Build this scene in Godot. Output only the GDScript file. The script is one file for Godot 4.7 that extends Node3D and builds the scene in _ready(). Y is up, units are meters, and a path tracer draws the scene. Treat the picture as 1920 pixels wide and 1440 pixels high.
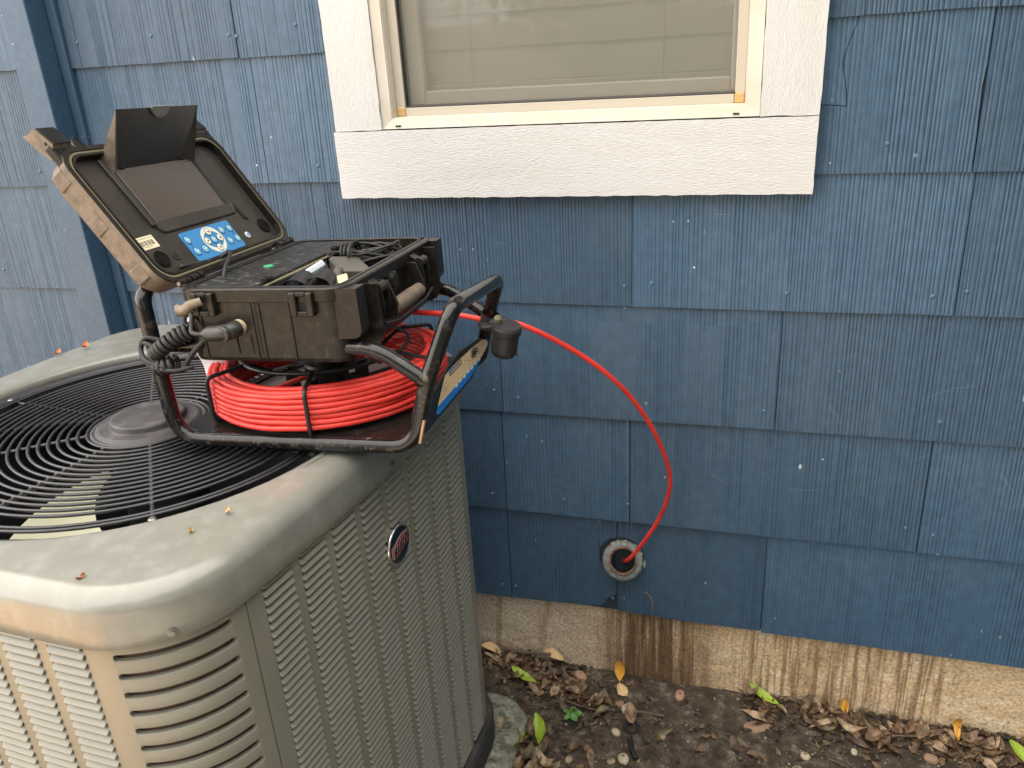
extends Node3D

var rng = RandomNumberGenerator.new()
var taken = {}
var M = {}

# ------------------------------------------------------------------ mesh collector
class MB:
	var v = PackedVector3Array()
	var n = PackedVector3Array()
	var u = PackedVector2Array()
	var ix = PackedInt32Array()
	func put(p: Vector3, nn: Vector3, t := Vector2.ZERO) -> int:
		v.append(p); n.append(nn); u.append(t)
		return v.size() - 1
	func tri(a: int, b: int, c: int) -> void:   # wound so that the front faces along the normals
		var g = (v[c] - v[a]).cross(v[b] - v[a])
		if g.dot(n[a] + n[b] + n[c]) < 0.0:
			ix.append(a); ix.append(c); ix.append(b)
		else:
			ix.append(a); ix.append(b); ix.append(c)
	func face(pts: Array, hint: Vector3, uv: Array = []) -> void:   # flat polygon, convex
		var g = Vector3.ZERO
		for i in range(1, pts.size() - 1):
			g += (pts[i + 1] - pts[0]).cross(pts[i] - pts[0])
		g = g.normalized()
		if g.dot(hint) < 0.0:
			g = -g
		var k = []
		for i in pts.size():
			k.append(put(pts[i], g, uv[i] if uv.size() else Vector2(pts[i].x, pts[i].y)))
		for i in range(1, pts.size() - 1):
			tri(k[0], k[i], k[i + 1])
	func flat(poly: PackedVector2Array, f: Callable, nrm: Vector3) -> void:   # any simple polygon
		var t = Geometry2D.triangulate_polygon(poly)
		var k = []
		for p in poly:
			k.append(put(f.call(p), nrm, p))
		for i in range(0, t.size(), 3):
			tri(k[t[i]], k[t[i + 1]], k[t[i + 2]])
	func grid(rows: Array, wrap: bool, outward: Vector3, centre := Vector3.INF) -> void:   # smooth sheet; outward or centre says which side is out
		var R = rows.size()
		var C: int = rows[0].size()
		var nn = []
		for r in R:
			var line = PackedVector3Array()
			for c in C:
				var a: Vector3 = rows[mini(r + 1, R - 1)][c] - rows[maxi(r - 1, 0)][c]
				var b: Vector3
				if wrap:
					b = rows[r][(c + 1) % C] - rows[r][(c - 1 + C) % C]
				else:
					b = rows[r][mini(c + 1, C - 1)] - rows[r][maxi(c - 1, 0)]
				line.append(a.cross(b).normalized())
			nn.append(line)
		var s = 0.0
		for r in R:
			for c in C:
				var o: Vector3 = outward if centre == Vector3.INF else (rows[r][c] - centre)
				s += nn[r][c].dot(o)
		var sg = 1.0 if s >= 0.0 else -1.0
		var base = v.size()
		for r in R:
			for c in C:
				put(rows[r][c], nn[r][c] * sg, Vector2(float(c) / (C - 1), float(r) / maxf(1, R - 1)))
		for r in R - 1:
			for c in (C if wrap else C - 1):
				var a = base + r * C + c
				var b = base + r * C + (c + 1) % C
				quad(a, b, b + C, a + C)
	func quad(a: int, b: int, c: int, d: int) -> void:
		tri(a, b, c); tri(a, c, d)
	func box(c: Vector3, s: Vector3, bv := 0.0, B := Basis()) -> void:
		var h = s / 2.0
		bv = minf(bv, minf(h.x, minf(h.y, h.z)) * 0.9)
		var ax = [Vector3(1, 0, 0), Vector3(0, 1, 0), Vector3(0, 0, 1)]
		for i in 3:
			var a: Vector3 = ax[i]; var b: Vector3 = ax[(i + 1) % 3]; var d: Vector3 = ax[(i + 2) % 3]
			for sg in [-1.0, 1.0]:
				var o = a * h.dot(a) * sg
				var hb = h.dot(b) - bv; var hd = h.dot(d) - bv
				face([c + B * (o + b * hb + d * hd), c + B * (o - b * hb + d * hd), c + B * (o - b * hb - d * hd), c + B * (o + b * hb - d * hd)], B * (a * sg))
			if bv > 0.0:
				for s1 in [-1.0, 1.0]:
					for s2 in [-1.0, 1.0]:
						var p: Vector3 = a * h.dot(a) * s1 + b * (h.dot(b) - bv) * s2
						var q: Vector3 = a * (h.dot(a) - bv) * s1 + b * h.dot(b) * s2
						var e = d * (h.dot(d) - bv)
						face([c + B * (p + e), c + B * (p - e), c + B * (q - e), c + B * (q + e)], B * (a * s1 + b * s2))
		if bv > 0.0:
			for x in [-1.0, 1.0]:
				for y in [-1.0, 1.0]:
					for z in [-1.0, 1.0]:
						var k = Vector3(x, y, z)
						face([c + B * (k * Vector3(h.x, h.y - bv, h.z - bv)), c + B * (k * Vector3(h.x - bv, h.y, h.z - bv)), c + B * (k * Vector3(h.x - bv, h.y - bv, h.z))], B * k)
	func tube(path: PackedVector3Array, r: float, sides := 10, closed := false, caps := true, rad = null) -> void:
		var N = path.size()
		var base = v.size()
		var up = Vector3.ZERO
		var prev = Vector3.ZERO
		var run = 0.0
		for i in N:
			var a = path[(i - 1 + N) % N] if closed or i > 0 else path[i]
			var b = path[(i + 1) % N] if closed or i < N - 1 else path[i]
			var t = (b - a).normalized()
			if i == 0:
				up = t.cross(Vector3(0.31, 0.87, 0.39)).normalized()
			else:
				up = (up - t * up.dot(t)).normalized()
				run += path[i].distance_to(prev)
			prev = path[i]
			var w = t.cross(up)
			var rr: float = rad.call(float(i) / (N - 1)) if rad != null else r
			for k in sides:
				var g = TAU * k / sides
				var d = up * cos(g) + w * sin(g)
				put(path[i] + d * rr, d, Vector2(run, float(k) / sides))
		for i in (N if closed else N - 1):
			for k in sides:
				var j = (i + 1) % N
				quad(base + i * sides + k, base + i * sides + (k + 1) % sides, base + j * sides + (k + 1) % sides, base + j * sides + k)
		if caps and not closed:
			for e in [0, N - 1]:
				var t: Vector3 = (path[0] - path[1]).normalized() if e == 0 else (path[N - 1] - path[N - 2]).normalized()
				var pts = []
				for k in sides:
					pts.append(v[base + e * sides + k])
				face(pts, t)
	func lathe(prof: Array, seg: int, X := Transform3D(), smooth := false) -> void:   # profile of (radius, height) about the Y axis of X
		var P = prof.size()
		for i in P - 1:
			var a: Vector2 = prof[i]; var b: Vector2 = prof[i + 1]
			var d = (b - a).normalized()
			var nr = Vector2(d.y, -d.x)
			var na = nr; var nb = nr
			if smooth:
				if i > 0:
					var e: Vector2 = (a - prof[i - 1]).normalized()
					na = (nr + Vector2(e.y, -e.x)).normalized()
				if i < P - 2:
					var e2: Vector2 = (prof[i + 2] - b).normalized()
					nb = (nr + Vector2(e2.y, -e2.x)).normalized()
			var base = v.size()
			for k in seg:
				var g = TAU * k / seg
				var c = Vector3(cos(g), 0, sin(g))
				put(X * (c * a.x + Vector3.UP * a.y), (X.basis * (c * na.x + Vector3.UP * na.y)).normalized(), Vector2(float(k) / seg, a.y))
				put(X * (c * b.x + Vector3.UP * b.y), (X.basis * (c * nb.x + Vector3.UP * nb.y)).normalized(), Vector2(float(k) / seg, b.y))
			for k in seg:
				var q = base + 2 * k; var w = base + 2 * ((k + 1) % seg)
				quad(q, w, w + 1, q + 1)
	func prism(poly: PackedVector2Array, z0: float, z1: float, X := Transform3D()) -> void:
		flat(poly, func(p): return X * Vector3(p.x, p.y, z1), (X.basis * Vector3(0, 0, signf(z1 - z0))).normalized())
		flat(poly, func(p): return X * Vector3(p.x, p.y, z0), (X.basis * Vector3(0, 0, signf(z0 - z1))).normalized())
		var cw = Geometry2D.is_polygon_clockwise(poly)
		for i in poly.size():
			var a = poly[i]; var b = poly[(i + 1) % poly.size()]
			var d = (b - a)
			var o = Vector2(d.y, -d.x) * (-1.0 if cw else 1.0)
			face([X * Vector3(a.x, a.y, z0), X * Vector3(b.x, b.y, z0), X * Vector3(b.x, b.y, z1), X * Vector3(a.x, a.y, z1)], X.basis * Vector3(o.x, o.y, 0))
	func done() -> ArrayMesh:
		var A = []
		A.resize(Mesh.ARRAY_MAX)
		A[Mesh.ARRAY_VERTEX] = v; A[Mesh.ARRAY_NORMAL] = n; A[Mesh.ARRAY_TEX_UV] = u; A[Mesh.ARRAY_INDEX] = ix
		var T = PackedFloat32Array()
		T.resize(v.size() * 4)
		for i in v.size():
			var t = Vector3.UP.cross(n[i])
			if t.length() < 0.01:
				t = Vector3.RIGHT
			t = t.normalized()
			T[i * 4] = t.x; T[i * 4 + 1] = t.y; T[i * 4 + 2] = t.z; T[i * 4 + 3] = 1.0
		A[Mesh.ARRAY_TANGENT] = T
		var m = ArrayMesh.new()
		m.add_surface_from_arrays(Mesh.PRIMITIVE_TRIANGLES, A)
		return m

# ------------------------------------------------------------------ node helpers
func nm(parent: Node, called: String) -> String:
	var key = str(parent.get_instance_id()) + called
	var k: int = taken.get(key, 0)
	taken[key] = k + 1
	return called if k == 0 else "%s_%03d" % [called, k]

func put(called: String, mesh: Mesh, mat: Material, parent: Node = self, at := Transform3D()) -> MeshInstance3D:
	var o = MeshInstance3D.new()
	o.name = nm(parent, called); o.mesh = mesh; o.material_override = mat; o.transform = at
	parent.add_child(o, true)
	return o

func obj(called: String, b: MB, mat: Material, parent: Node = self, at := Transform3D()) -> MeshInstance3D:
	return put(called, b.done(), mat, parent, at)

func group_node(called: String, parent: Node, at := Transform3D()) -> Node3D:
	var o = Node3D.new()
	o.name = nm(parent, called); o.transform = at
	parent.add_child(o, true)
	return o

func tag(o: Node, label: String, category: String, grp := "") -> void:
	o.set_meta("label", label); o.set_meta("category", category)
	if grp:
		o.set_meta("group", grp)

func structure(o: Node) -> Node:
	o.set_meta("kind", "structure")
	return o

func bx(called: String, c: Vector3, s: Vector3, bv: float, mat: Material, parent: Node, B := Basis()) -> MeshInstance3D:
	var b = MB.new()
	b.box(c, s, bv, B)
	return obj(called, b, mat, parent)

func tb(called: String, path: PackedVector3Array, r: float, mat: Material, parent: Node, sides := 10, closed := false) -> MeshInstance3D:
	var b = MB.new()
	b.tube(path, r, sides, closed)
	return obj(called, b, mat, parent)

func lt(called: String, prof: Array, seg: int, X: Transform3D, mat: Material, parent: Node, smooth := false) -> MeshInstance3D:
	var b = MB.new()
	b.lathe(prof, seg, X, smooth)
	return obj(called, b, mat, parent)

func axis(o: Vector3, y: Vector3) -> Transform3D:   # a frame whose Y axis points along y
	y = y.normalized()
	var x = y.cross(Vector3(0.12, 0.31, 0.94)).normalized()
	return Transform3D(Basis(x, y, x.cross(y)), o)

func spline(pts: Array, steps := 8, closed := false) -> PackedVector3Array:
	var out = PackedVector3Array()
	var N = pts.size()
	for i in (N if closed else N - 1):
		var p0: Vector3 = pts[(i - 1 + N) % N] if closed or i > 0 else pts[0] * 2.0 - pts[1]
		var p1: Vector3 = pts[i]
		var p2: Vector3 = pts[(i + 1) % N]
		var p3: Vector3 = pts[(i + 2) % N] if closed or i < N - 2 else pts[N - 1] * 2.0 - pts[N - 2]
		for k in steps:
			var t = float(k) / steps
			out.append(0.5 * (2.0 * p1 + (p2 - p0) * t + (2.0 * p0 - 5.0 * p1 + 4.0 * p2 - p3) * t * t + (3.0 * p1 - p0 - 3.0 * p2 + p3) * t * t * t))
	if not closed:
		out.append(pts[N - 1])
	return out

func fillet(pts: Array, radii: Array, closed := false, steps := 7) -> PackedVector3Array:
	var out = PackedVector3Array()
	var N = pts.size()
	for i in N:
		var p: Vector3 = pts[i]
		if not closed and (i == 0 or i == N - 1):
			out.append(p)
			continue
		var a: Vector3 = pts[(i - 1 + N) % N]; var b: Vector3 = pts[(i + 1) % N]
		var r: float = minf(radii[i], 0.49 * minf(a.distance_to(p), b.distance_to(p)))
		var s = p + (a - p).normalized() * r
		var e = p + (b - p).normalized() * r
		for k in steps + 1:
			var t = float(k) / steps
			out.append(s.lerp(p, t).lerp(p.lerp(e, t), t))
	return out

func rrect(x0: float, x1: float, y0: float, y1: float, r: float, n := 5) -> PackedVector2Array:
	var out = PackedVector2Array()
	var cs = [Vector2(x1 - r, y1 - r), Vector2(x0 + r, y1 - r), Vector2(x0 + r, y0 + r), Vector2(x1 - r, y0 + r)]
	for q in 4:
		for k in n + 1:
			var g = PI / 2 * (q + float(k) / n)
			out.append(cs[q] + Vector2(cos(g), sin(g)) * r)
	return out

func loop3(poly: PackedVector2Array, f: Callable) -> PackedVector3Array:
	var out = PackedVector3Array()
	for p in poly:
		out.append(f.call(p))
	return out

func bands(b: MB, loops: Array, outs: Array) -> void:   # closed loops joined by flat-shaded-in-profile bands; outs[i] = 1 away from the middle, -1 towards it, or a Vector3
	for i in loops.size() - 1:
		var mid = Vector3.ZERO
		for p in loops[i]:
			mid += p
		mid /= loops[i].size()
		if outs[i] is Vector3:
			b.grid([loops[i], loops[i + 1]], true, outs[i])
		elif outs[i] > 0:
			b.grid([loops[i], loops[i + 1]], true, Vector3.ZERO, mid)
		else:
			var c = MB.new()
			c.grid([loops[i], loops[i + 1]], true, Vector3.ZERO, mid)
			var base = b.v.size()
			for k in c.v.size():
				b.put(c.v[k], -c.n[k], c.u[k])
			for k in range(0, c.ix.size(), 3):
				b.tri(base + c.ix[k], base + c.ix[k + 1], base + c.ix[k + 2])

# ------------------------------------------------------------------ materials
func lin(r: float, g: float, b: float, a := 1.0) -> Color:
	var c = Color(r, g, b).linear_to_srgb()
	c.a = a
	return c

func mat(c: Color, rough := 0.7, metal := 0.0, spec := 0.5) -> StandardMaterial3D:
	var m = StandardMaterial3D.new()
	m.albedo_color = c; m.roughness = rough; m.metallic = metal; m.metallic_specular = spec
	return m

func ramp(cols: Array, offs: Array) -> Gradient:
	var g = Gradient.new()
	g.offsets = PackedFloat32Array(offs)
	g.colors = PackedColorArray(cols)
	return g

func ntex(freq: float, g: Gradient, size := 512, sd := 1, octaves := 5, kind := FastNoiseLite.TYPE_SIMPLEX_SMOOTH, gain := 0.5) -> NoiseTexture2D:
	var f = FastNoiseLite.new()
	f.noise_type = kind; f.frequency = freq; f.seed = sd; f.fractal_octaves = octaves; f.fractal_gain = gain
	var t = NoiseTexture2D.new()
	t.width = size; t.height = size; t.seamless = true; t.noise = f
	if g:
		t.color_ramp = g
	return t

func tri(m: StandardMaterial3D, scale: Vector3) -> StandardMaterial3D:
	m.uv1_triplanar = true; m.uv1_world_triplanar = true; m.uv1_scale = scale
	return m

func bump(m: StandardMaterial3D, t: Texture2D, cm: float) -> StandardMaterial3D:
	m.heightmap_enabled = true; m.heightmap_texture = t; m.heightmap_scale = cm
	return m

func grey(a: float) -> Color:
	return Color(a, a, a)

func shingle_height(sd: int, dense: float) -> ImageTexture:
	var W = 1024; var H = 256
	var r = RandomNumberGenerator.new(); r.seed = sd
	var col = PackedFloat32Array(); col.resize(W); col.fill(1.0)
	var x = 0.0
	while x < W:
		x += r.randf_range(4.5, 8.5)
		if r.randf() > dense:
			continue
		var dpt = r.randf_range(0.4, 0.8)
		for k in range(-3, 4):
			var i = posmod(int(round(x)) + k, W)
			col[i] = minf(col[i], 1.0 - dpt * exp(-pow((int(round(x)) + k - x) / 1.25, 2.0)))
	var f = FastNoiseLite.new(); f.seed = sd; f.frequency = 0.012; f.fractal_octaves = 3
	var im = Image.create(W, H, false, Image.FORMAT_RGB8)
	for j in H:
		for i in W:
			var q = f.get_noise_2d(i, j * 0.5)
			var keep = clampf(0.75 + 0.9 * q, 0.15, 1.0)
			var h = 0.5 + 0.32 * (col[i] - 1.0) * keep * 1.35 + 0.1 * f.get_noise_2d(i * 3.0 + 900.0, j * 3.0)
			im.set_pixel(i, j, grey(clampf(h, 0, 1)))
	return ImageTexture.create_from_image(im)

func paint_specks(sd: int) -> ImageTexture:   # blue paint, faded unevenly, with spatters of white, dust and scuffs
	var S = 1024
	var r = RandomNumberGenerator.new(); r.seed = sd
	var f = FastNoiseLite.new(); f.seed = sd; f.frequency = 0.004; f.fractal_octaves = 5
	var im = Image.create(S, S, false, Image.FORMAT_RGB8)
	var base = Color(0.224, 0.324, 0.416)
	var dusty_light = Color(0.295, 0.375, 0.445)
	for j in S:
		for i in S:
			var q = f.get_noise_2d(i, j) * 0.5 + 0.5
			var q2 = f.get_noise_2d(i * 9.0, j * 9.0 + 400.0)
			var c = base.lerp(dusty_light, clampf((q - 0.45) * 0.9, 0.0, 0.5))
			c = c * (1.0 + 0.10 * q2)
			im.set_pixel(i, j, c)
	for k in 38:
		var p = Vector2i(r.randi() % S, r.randi() % S)
		var big = r.randf() < 0.22
		var rad = r.randf_range(0.8, 1.7) if not big else r.randf_range(1.6, 2.7)
		var ln = 1.0 if r.randf() < 0.75 else r.randf_range(2.0, 4.5)
		var a = r.randf_range(0.35, 0.95)
		for dy in range(-14, 15):
			for dx in range(-5, 6):
				if Vector2(dx, dy / ln).length() < rad:
					var x = posmod(p.x + dx, S); var y = posmod(p.y + dy, S)
					im.set_pixel(x, y, im.get_pixel(x, y).lerp(Color(0.86, 0.86, 0.82), a))
	for k in 10:   # scratches
		var p = Vector2(r.randi() % S, r.randi() % S)
		var d = Vector2(r.randf_range(-1, 1), r.randf_range(-1, 1)).normalized()
		for s in r.randi_range(20, 70):
			p += d; d = d.rotated(r.randf_range(-0.06, 0.06))
			var x = posmod(int(p.x), S); var y = posmod(int(p.y), S)
			im.set_pixel(x, y, im.get_pixel(x, y).lerp(Color(0.6, 0.66, 0.7), 0.4))
	return ImageTexture.create_from_image(im)

func foundation_print() -> ImageTexture:   # water-stained concrete: u = x from -0.95 to 1.25, v = depth below the siding
	var W = 1408; var H = 176
	var f = FastNoiseLite.new(); f.seed = 5; f.frequency = 0.02; f.fractal_octaves = 5
	var g = FastNoiseLite.new(); g.seed = 9; g.frequency = 0.05; g.fractal_octaves = 4
	var im = Image.create(W, H, false, Image.FORMAT_RGB8)
	var clean = Color(0.88, 0.775, 0.625); var pale = Color(0.94, 0.87, 0.75); var brown = Color(0.36, 0.26, 0.17); var rust = Color(0.55, 0.43, 0.31); var pink = Color(0.84, 0.755, 0.66)
	for j in H:
		var d = float(j) / H
		for i in W:
			var x = -0.95 + 2.2 * i / W
			var c = pink.lerp(clean, smoothstep(-0.45, -0.05, x))
			c = c.lerp(pale, clampf(f.get_noise_2d(i * 0.6, j * 1.3) * 1.3, 0, 0.7))
			var streak = 0.6 * f.get_noise_2d(i * 3.0, j * 0.16 + 77.0) + 0.55 * f.get_noise_2d(i * 9.0, j * 0.3 + 277.0)
			var wet = exp(-pow((x + 0.235) / 0.085, 2.0)) * 1.0 + exp(-pow((x + 0.12) / 0.075, 2.0)) * 0.75
			wet *= 0.62 + 0.9 * streak + 0.25 * d
			c = c.lerp(brown, clampf(wet, 0.0, 0.88))
			var band = smoothstep(-0.03, 0.06, x) * (1.0 - smoothstep(0.42, 0.55, x))
			c = c.lerp(brown.lerp(rust, 0.35), clampf(band * (streak * 1.5 + 0.12), 0, 0.55))
			for q in [[0.245, 0.014], [0.335, 0.010], [0.19, 0.03], [-0.60, 0.010], [-0.47, 0.016]]:
				c = c.lerp(rust, clampf(exp(-pow((x - q[0] + 0.02 * d) / q[1], 2.0)) * (0.5 + 1.2 * g.get_noise_2d(i, j * 0.3)) * 0.6, 0, 0.45))
			var dirt = smoothstep(0.62, 1.0, d + 0.25 * g.get_noise_2d(i * 0.5, j) - 0.10)
			c = c.lerp(Color(0.30, 0.23, 0.16), dirt * 0.55)
			if g.get_noise_2d(i * 1.6, j * 1.9 + 300.0) > 0.50:
				c = c.lerp(Color(0.36, 0.29, 0.22), 0.4)
			c = c * (0.90 + 0.22 * g.get_noise_2d(i * 3.0, j * 3.0))
			im.set_pixel(i, j, c)
	return ImageTexture.create_from_image(im)

func make_materials() -> void:
	M.shingle_maps = [[shingle_height(3, 0.97), paint_specks(4)], [shingle_height(8, 0.6), paint_specks(12)]]
	M.shingle = []
	for k in 4:   # four paint batches of the same blue
		for q in 2:
			var m = mat(Color(1, 1, 1) * [1.0, 0.93, 1.06, 0.97][k], [0.43, 0.47, 0.40, 0.45][k])
			m.albedo_color.a = 1.0
			m.albedo_texture = M.shingle_maps[q][1]
			bump(m, M.shingle_maps[q][0], 0.55)
			m.uv1_scale = Vector3(1, 1, 1)
			M.shingle.append(m)
	M.blue_board = mat(Color(1, 1, 1), 0.4)
	M.blue_board.albedo_texture = M.shingle_maps[0][1]
	tri(M.blue_board, Vector3(1.3, 1.3, 1.3))
	bump(M.blue_board, ntex(0.02, null, 512, 31), 0.05)
	M.rough_bump = ntex(0.14, null, 1024, 41, 4, FastNoiseLite.TYPE_SIMPLEX_SMOOTH, 0.7)
	M.fine_bump = ntex(0.06, null, 512, 43, 4)
	M.trim_h = mat(lin(0.58, 0.58, 0.578), 0.62)
	M.trim_h.albedo_texture = ntex(0.008, ramp([Color(0.985, 0.98, 0.97), Color(1, 1, 1), Color(0.99, 0.985, 0.98)], [0.2, 0.55, 0.8]), 512, 47)
	tri(M.trim_h, Vector3(0.45, 3.6, 1.4)); bump(M.trim_h, M.rough_bump, 0.14)
	M.trim_v = M.trim_h.duplicate(); M.trim_v.uv1_scale = Vector3(3.6, 0.45, 1.4)
	M.cream = mat(lin(0.60, 0.555, 0.48), 0.38)
	M.cream.albedo_texture = ntex(0.01, ramp([Color(0.97, 0.965, 0.95), Color(1, 1, 1)], [0.25, 0.6]), 256, 51)
	tri(M.cream, Vector3(3, 3, 3))
	M.track = mat(lin(0.46, 0.42, 0.34), 0.5)
	M.gasket = mat(lin(0.035, 0.025, 0.03), 0.5)
	M.slat = mat(lin(0.40, 0.385, 0.305), 0.6)
	M.cord = mat(lin(0.22, 0.19, 0.14), 0.8)
	M.key = mat(lin(0.50, 0.32, 0.13), 0.6)
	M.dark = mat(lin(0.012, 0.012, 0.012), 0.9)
	M.screen = mat(lin(0.22, 0.21, 0.175, 0.36), 0.9)
	M.screen.transparency = BaseMaterial3D.TRANSPARENCY_ALPHA
	M.glass = mat(Color(1, 1, 1, 0.04), 0.02)
	M.glass.transparency = BaseMaterial3D.TRANSPARENCY_ALPHA
	M.foundation = mat(Color(1, 1, 1), 0.9)
	M.foundation.albedo_texture = foundation_print()
	var fbn = ntex(0.03, null, 1024, 61, 5)
	fbn.height = 128
	bump(M.foundation, fbn, 0.4)
	M.soil = mat(Color(1, 1, 1), 0.95)
	M.soil.albedo_texture = ntex(0.012, ramp([lin(0.026, 0.018, 0.012), lin(0.052, 0.037, 0.025), lin(0.080, 0.061, 0.044), lin(0.18, 0.155, 0.125)], [0.2, 0.5, 0.68, 0.92]), 1024, 63, 6, FastNoiseLite.TYPE_SIMPLEX_SMOOTH, 0.62)
	tri(M.soil, Vector3(1.6, 1.6, 1.6)); bump(M.soil, ntex(0.025, null, 512, 65, 5, FastNoiseLite.TYPE_SIMPLEX_SMOOTH, 0.6), 1.2)
	M.warm_bounce_path = mat(lin(0.52, 0.31, 0.15), 0.9)
	M.paving = mat(lin(0.48, 0.43, 0.36), 0.9)
	M.paving.albedo_texture = ntex(0.01, ramp([Color(0.8, 0.78, 0.75), Color(1, 1, 1)], [0.3, 0.7]), 256, 66)
	tri(M.paving, Vector3(0.5, 0.5, 0.5))
	M.cabinet = mat(Color(1, 1, 1), 0.36, 0.0, 0.55)
	M.cabinet.albedo_texture = ntex(0.006, ramp([lin(0.190, 0.185, 0.150), lin(0.206, 0.201, 0.165)], [0.3, 0.7]), 512, 71)
	tri(M.cabinet, Vector3(1.6, 1.6, 1.6)); bump(M.cabinet, M.fine_bump, 0.008)
	M.cap = mat(Color(1, 1, 1), 0.30, 0.0, 0.6)
	M.cap.albedo_texture = ntex(0.010, ramp([lin(0.178, 0.176, 0.150), lin(0.190, 0.189, 0.164), lin(0.230, 0.228, 0.206)], [0.25, 0.55, 0.9]), 1024, 73, 6, FastNoiseLite.TYPE_SIMPLEX_SMOOTH, 0.6)
	M.cap.roughness = 0.25
	tri(M.cap, Vector3(1.7, 1.7, 1.7))
	M.recess = mat(lin(0.022, 0.020, 0.015), 0.8)
	var fi = Image.create(64, 4, false, Image.FORMAT_RGB8)
	for i in 64:
		for j in 4:
			fi.set_pixel(i, j, Color(0.24, 0.17, 0.14) if i % 8 < 4 else Color(0.58, 0.45, 0.39))
	M.fins = mat(Color(1, 1, 1), 0.6)
	M.fins.albedo_texture = ImageTexture.create_from_image(fi)
	M.wire = mat(lin(0.030, 0.030, 0.034), 0.36)
	M.wire.albedo_texture = ntex(0.02, ramp([Color(0.75, 0.75, 0.75), Color(1, 1, 1), Color(1, 1, 1)], [0.2, 0.5, 0.9]), 256, 79)
	tri(M.wire, Vector3(4, 4, 4))
	M.hub = mat(Color(1, 1, 1), 0.62)
	M.hub.albedo_texture = ntex(0.014, ramp([lin(0.042, 0.039, 0.041), lin(0.060, 0.056, 0.058), lin(0.10, 0.095, 0.096)], [0.25, 0.55, 0.9]), 512, 81)
	tri(M.hub, Vector3(3, 3, 3))
	M.blade_lit = mat(lin(0.42, 0.42, 0.30), 0.6)
	M.motor = mat(lin(0.03, 0.03, 0.033), 0.6)
	M.base_pan = mat(Color(1, 1, 1), 0.75)
	M.base_pan.albedo_texture = ntex(0.012, ramp([lin(0.022, 0.021, 0.021), lin(0.06, 0.055, 0.05)], [0.3, 0.8]), 256, 83)
	tri(M.base_pan, Vector3(3, 3, 3))
	M.concrete = mat(Color(1, 1, 1), 0.95)
	M.concrete.albedo_texture = ntex(0.015, ramp([lin(0.07, 0.068, 0.052), lin(0.19, 0.19, 0.15), lin(0.33, 0.34, 0.27)], [0.25, 0.5, 0.8]), 512, 85, 6, FastNoiseLite.TYPE_SIMPLEX_SMOOTH, 0.65)
	tri(M.concrete, Vector3(3, 3, 3)); bump(M.concrete, ntex(0.05, null, 512, 87, 5, FastNoiseLite.TYPE_SIMPLEX_SMOOTH, 0.6), 0.7)
	M.chrome = mat(lin(0.75, 0.73, 0.68), 0.2, 1.0)
	M.steel = mat(lin(0.22, 0.21, 0.20), 0.4, 0.8)
	M.badge = mat(lin(0.008, 0.008, 0.010), 0.15)
	M.badge_red = mat(lin(0.23, 0.018, 0.020), 0.3)
	M.badge_line = mat(lin(0.55, 0.52, 0.50), 0.3, 0.5)
	# the reel
	M.tube = mat(Color(1, 1, 1), 0.33)
	M.tube.albedo_texture = ntex(0.016, ramp([lin(0.008, 0.008, 0.009), lin(0.011, 0.011, 0.012), lin(0.03, 0.024, 0.019), lin(0.15, 0.115, 0.085)], [0.2, 0.64, 0.74, 0.9]), 512, 91, 6, FastNoiseLite.TYPE_SIMPLEX_SMOOTH, 0.62)
	M.tube.roughness_texture = ntex(0.016, ramp([grey(0.75), grey(0.8), grey(1.0)], [0.2, 0.55, 0.75]), 512, 91, 6, FastNoiseLite.TYPE_SIMPLEX_SMOOTH, 0.62)
	M.tube.roughness = 0.17
	M.tube.metallic_specular = 0.45
	tri(M.tube, Vector3(5.5, 5.5, 5.5))
	M.plastic = mat(Color(0.82, 0.82, 0.82), 0.33, 0.0, 0.38)
	M.plastic.albedo_texture = ntex(0.010, ramp([lin(0.013, 0.011, 0.010), lin(0.021, 0.0178, 0.0145), lin(0.030, 0.025, 0.020), lin(0.16, 0.13, 0.10)], [0.2, 0.5, 0.74, 0.97]), 1024, 93, 6, FastNoiseLite.TYPE_SIMPLEX_SMOOTH, 0.62)
	tri(M.plastic, Vector3(5, 4, 5)); bump(M.plastic, M.fine_bump, 0.02)
	M.dusty_light = mat(Color(1, 1, 1), 0.62)  # tan dust, with warm reflected light painted into the colour
	M.dusty_light.albedo_texture = ntex(0.012, ramp([lin(0.105, 0.080, 0.058), lin(0.155, 0.120, 0.088), lin(0.20, 0.157, 0.117)], [0.2, 0.5, 0.85]), 512, 95, 6, FastNoiseLite.TYPE_SIMPLEX_SMOOTH, 0.62)
	tri(M.dusty_light, Vector3(5, 5, 5)); bump(M.dusty_light, M.fine_bump, 0.03)
	M.scratched = mat(Color(1, 1, 1), 0.45)
	M.scratched.albedo_texture = ntex(0.022, ramp([lin(0.010, 0.010, 0.009), lin(0.020, 0.018, 0.015), lin(0.042, 0.037, 0.029), lin(0.33, 0.29, 0.23)], [0.3, 0.58, 0.70, 0.90]), 1024, 97, 6, FastNoiseLite.TYPE_SIMPLEX_SMOOTH, 0.65)
	tri(M.scratched, Vector3(1.7, 4, 3.6))
	M.panel = mat(Color(1, 1, 1), 0.42, 0.0, 0.4)
	M.panel.albedo_texture = ntex(0.006, ramp([lin(0.028, 0.024, 0.021), lin(0.040, 0.034, 0.030), lin(0.055, 0.046, 0.039)], [0.2, 0.6, 0.9]), 512, 99)
	tri(M.panel, Vector3(4, 4, 4))
	M.lcd = mat(lin(0.060, 0.046, 0.040), 0.22)
	M.olive_seal = mat(lin(0.16, 0.14, 0.085), 0.6)
	M.black = mat(lin(0.012, 0.012, 0.012), 0.42)
	M.rubber = mat(lin(0.020, 0.020, 0.021), 0.55)
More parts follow.
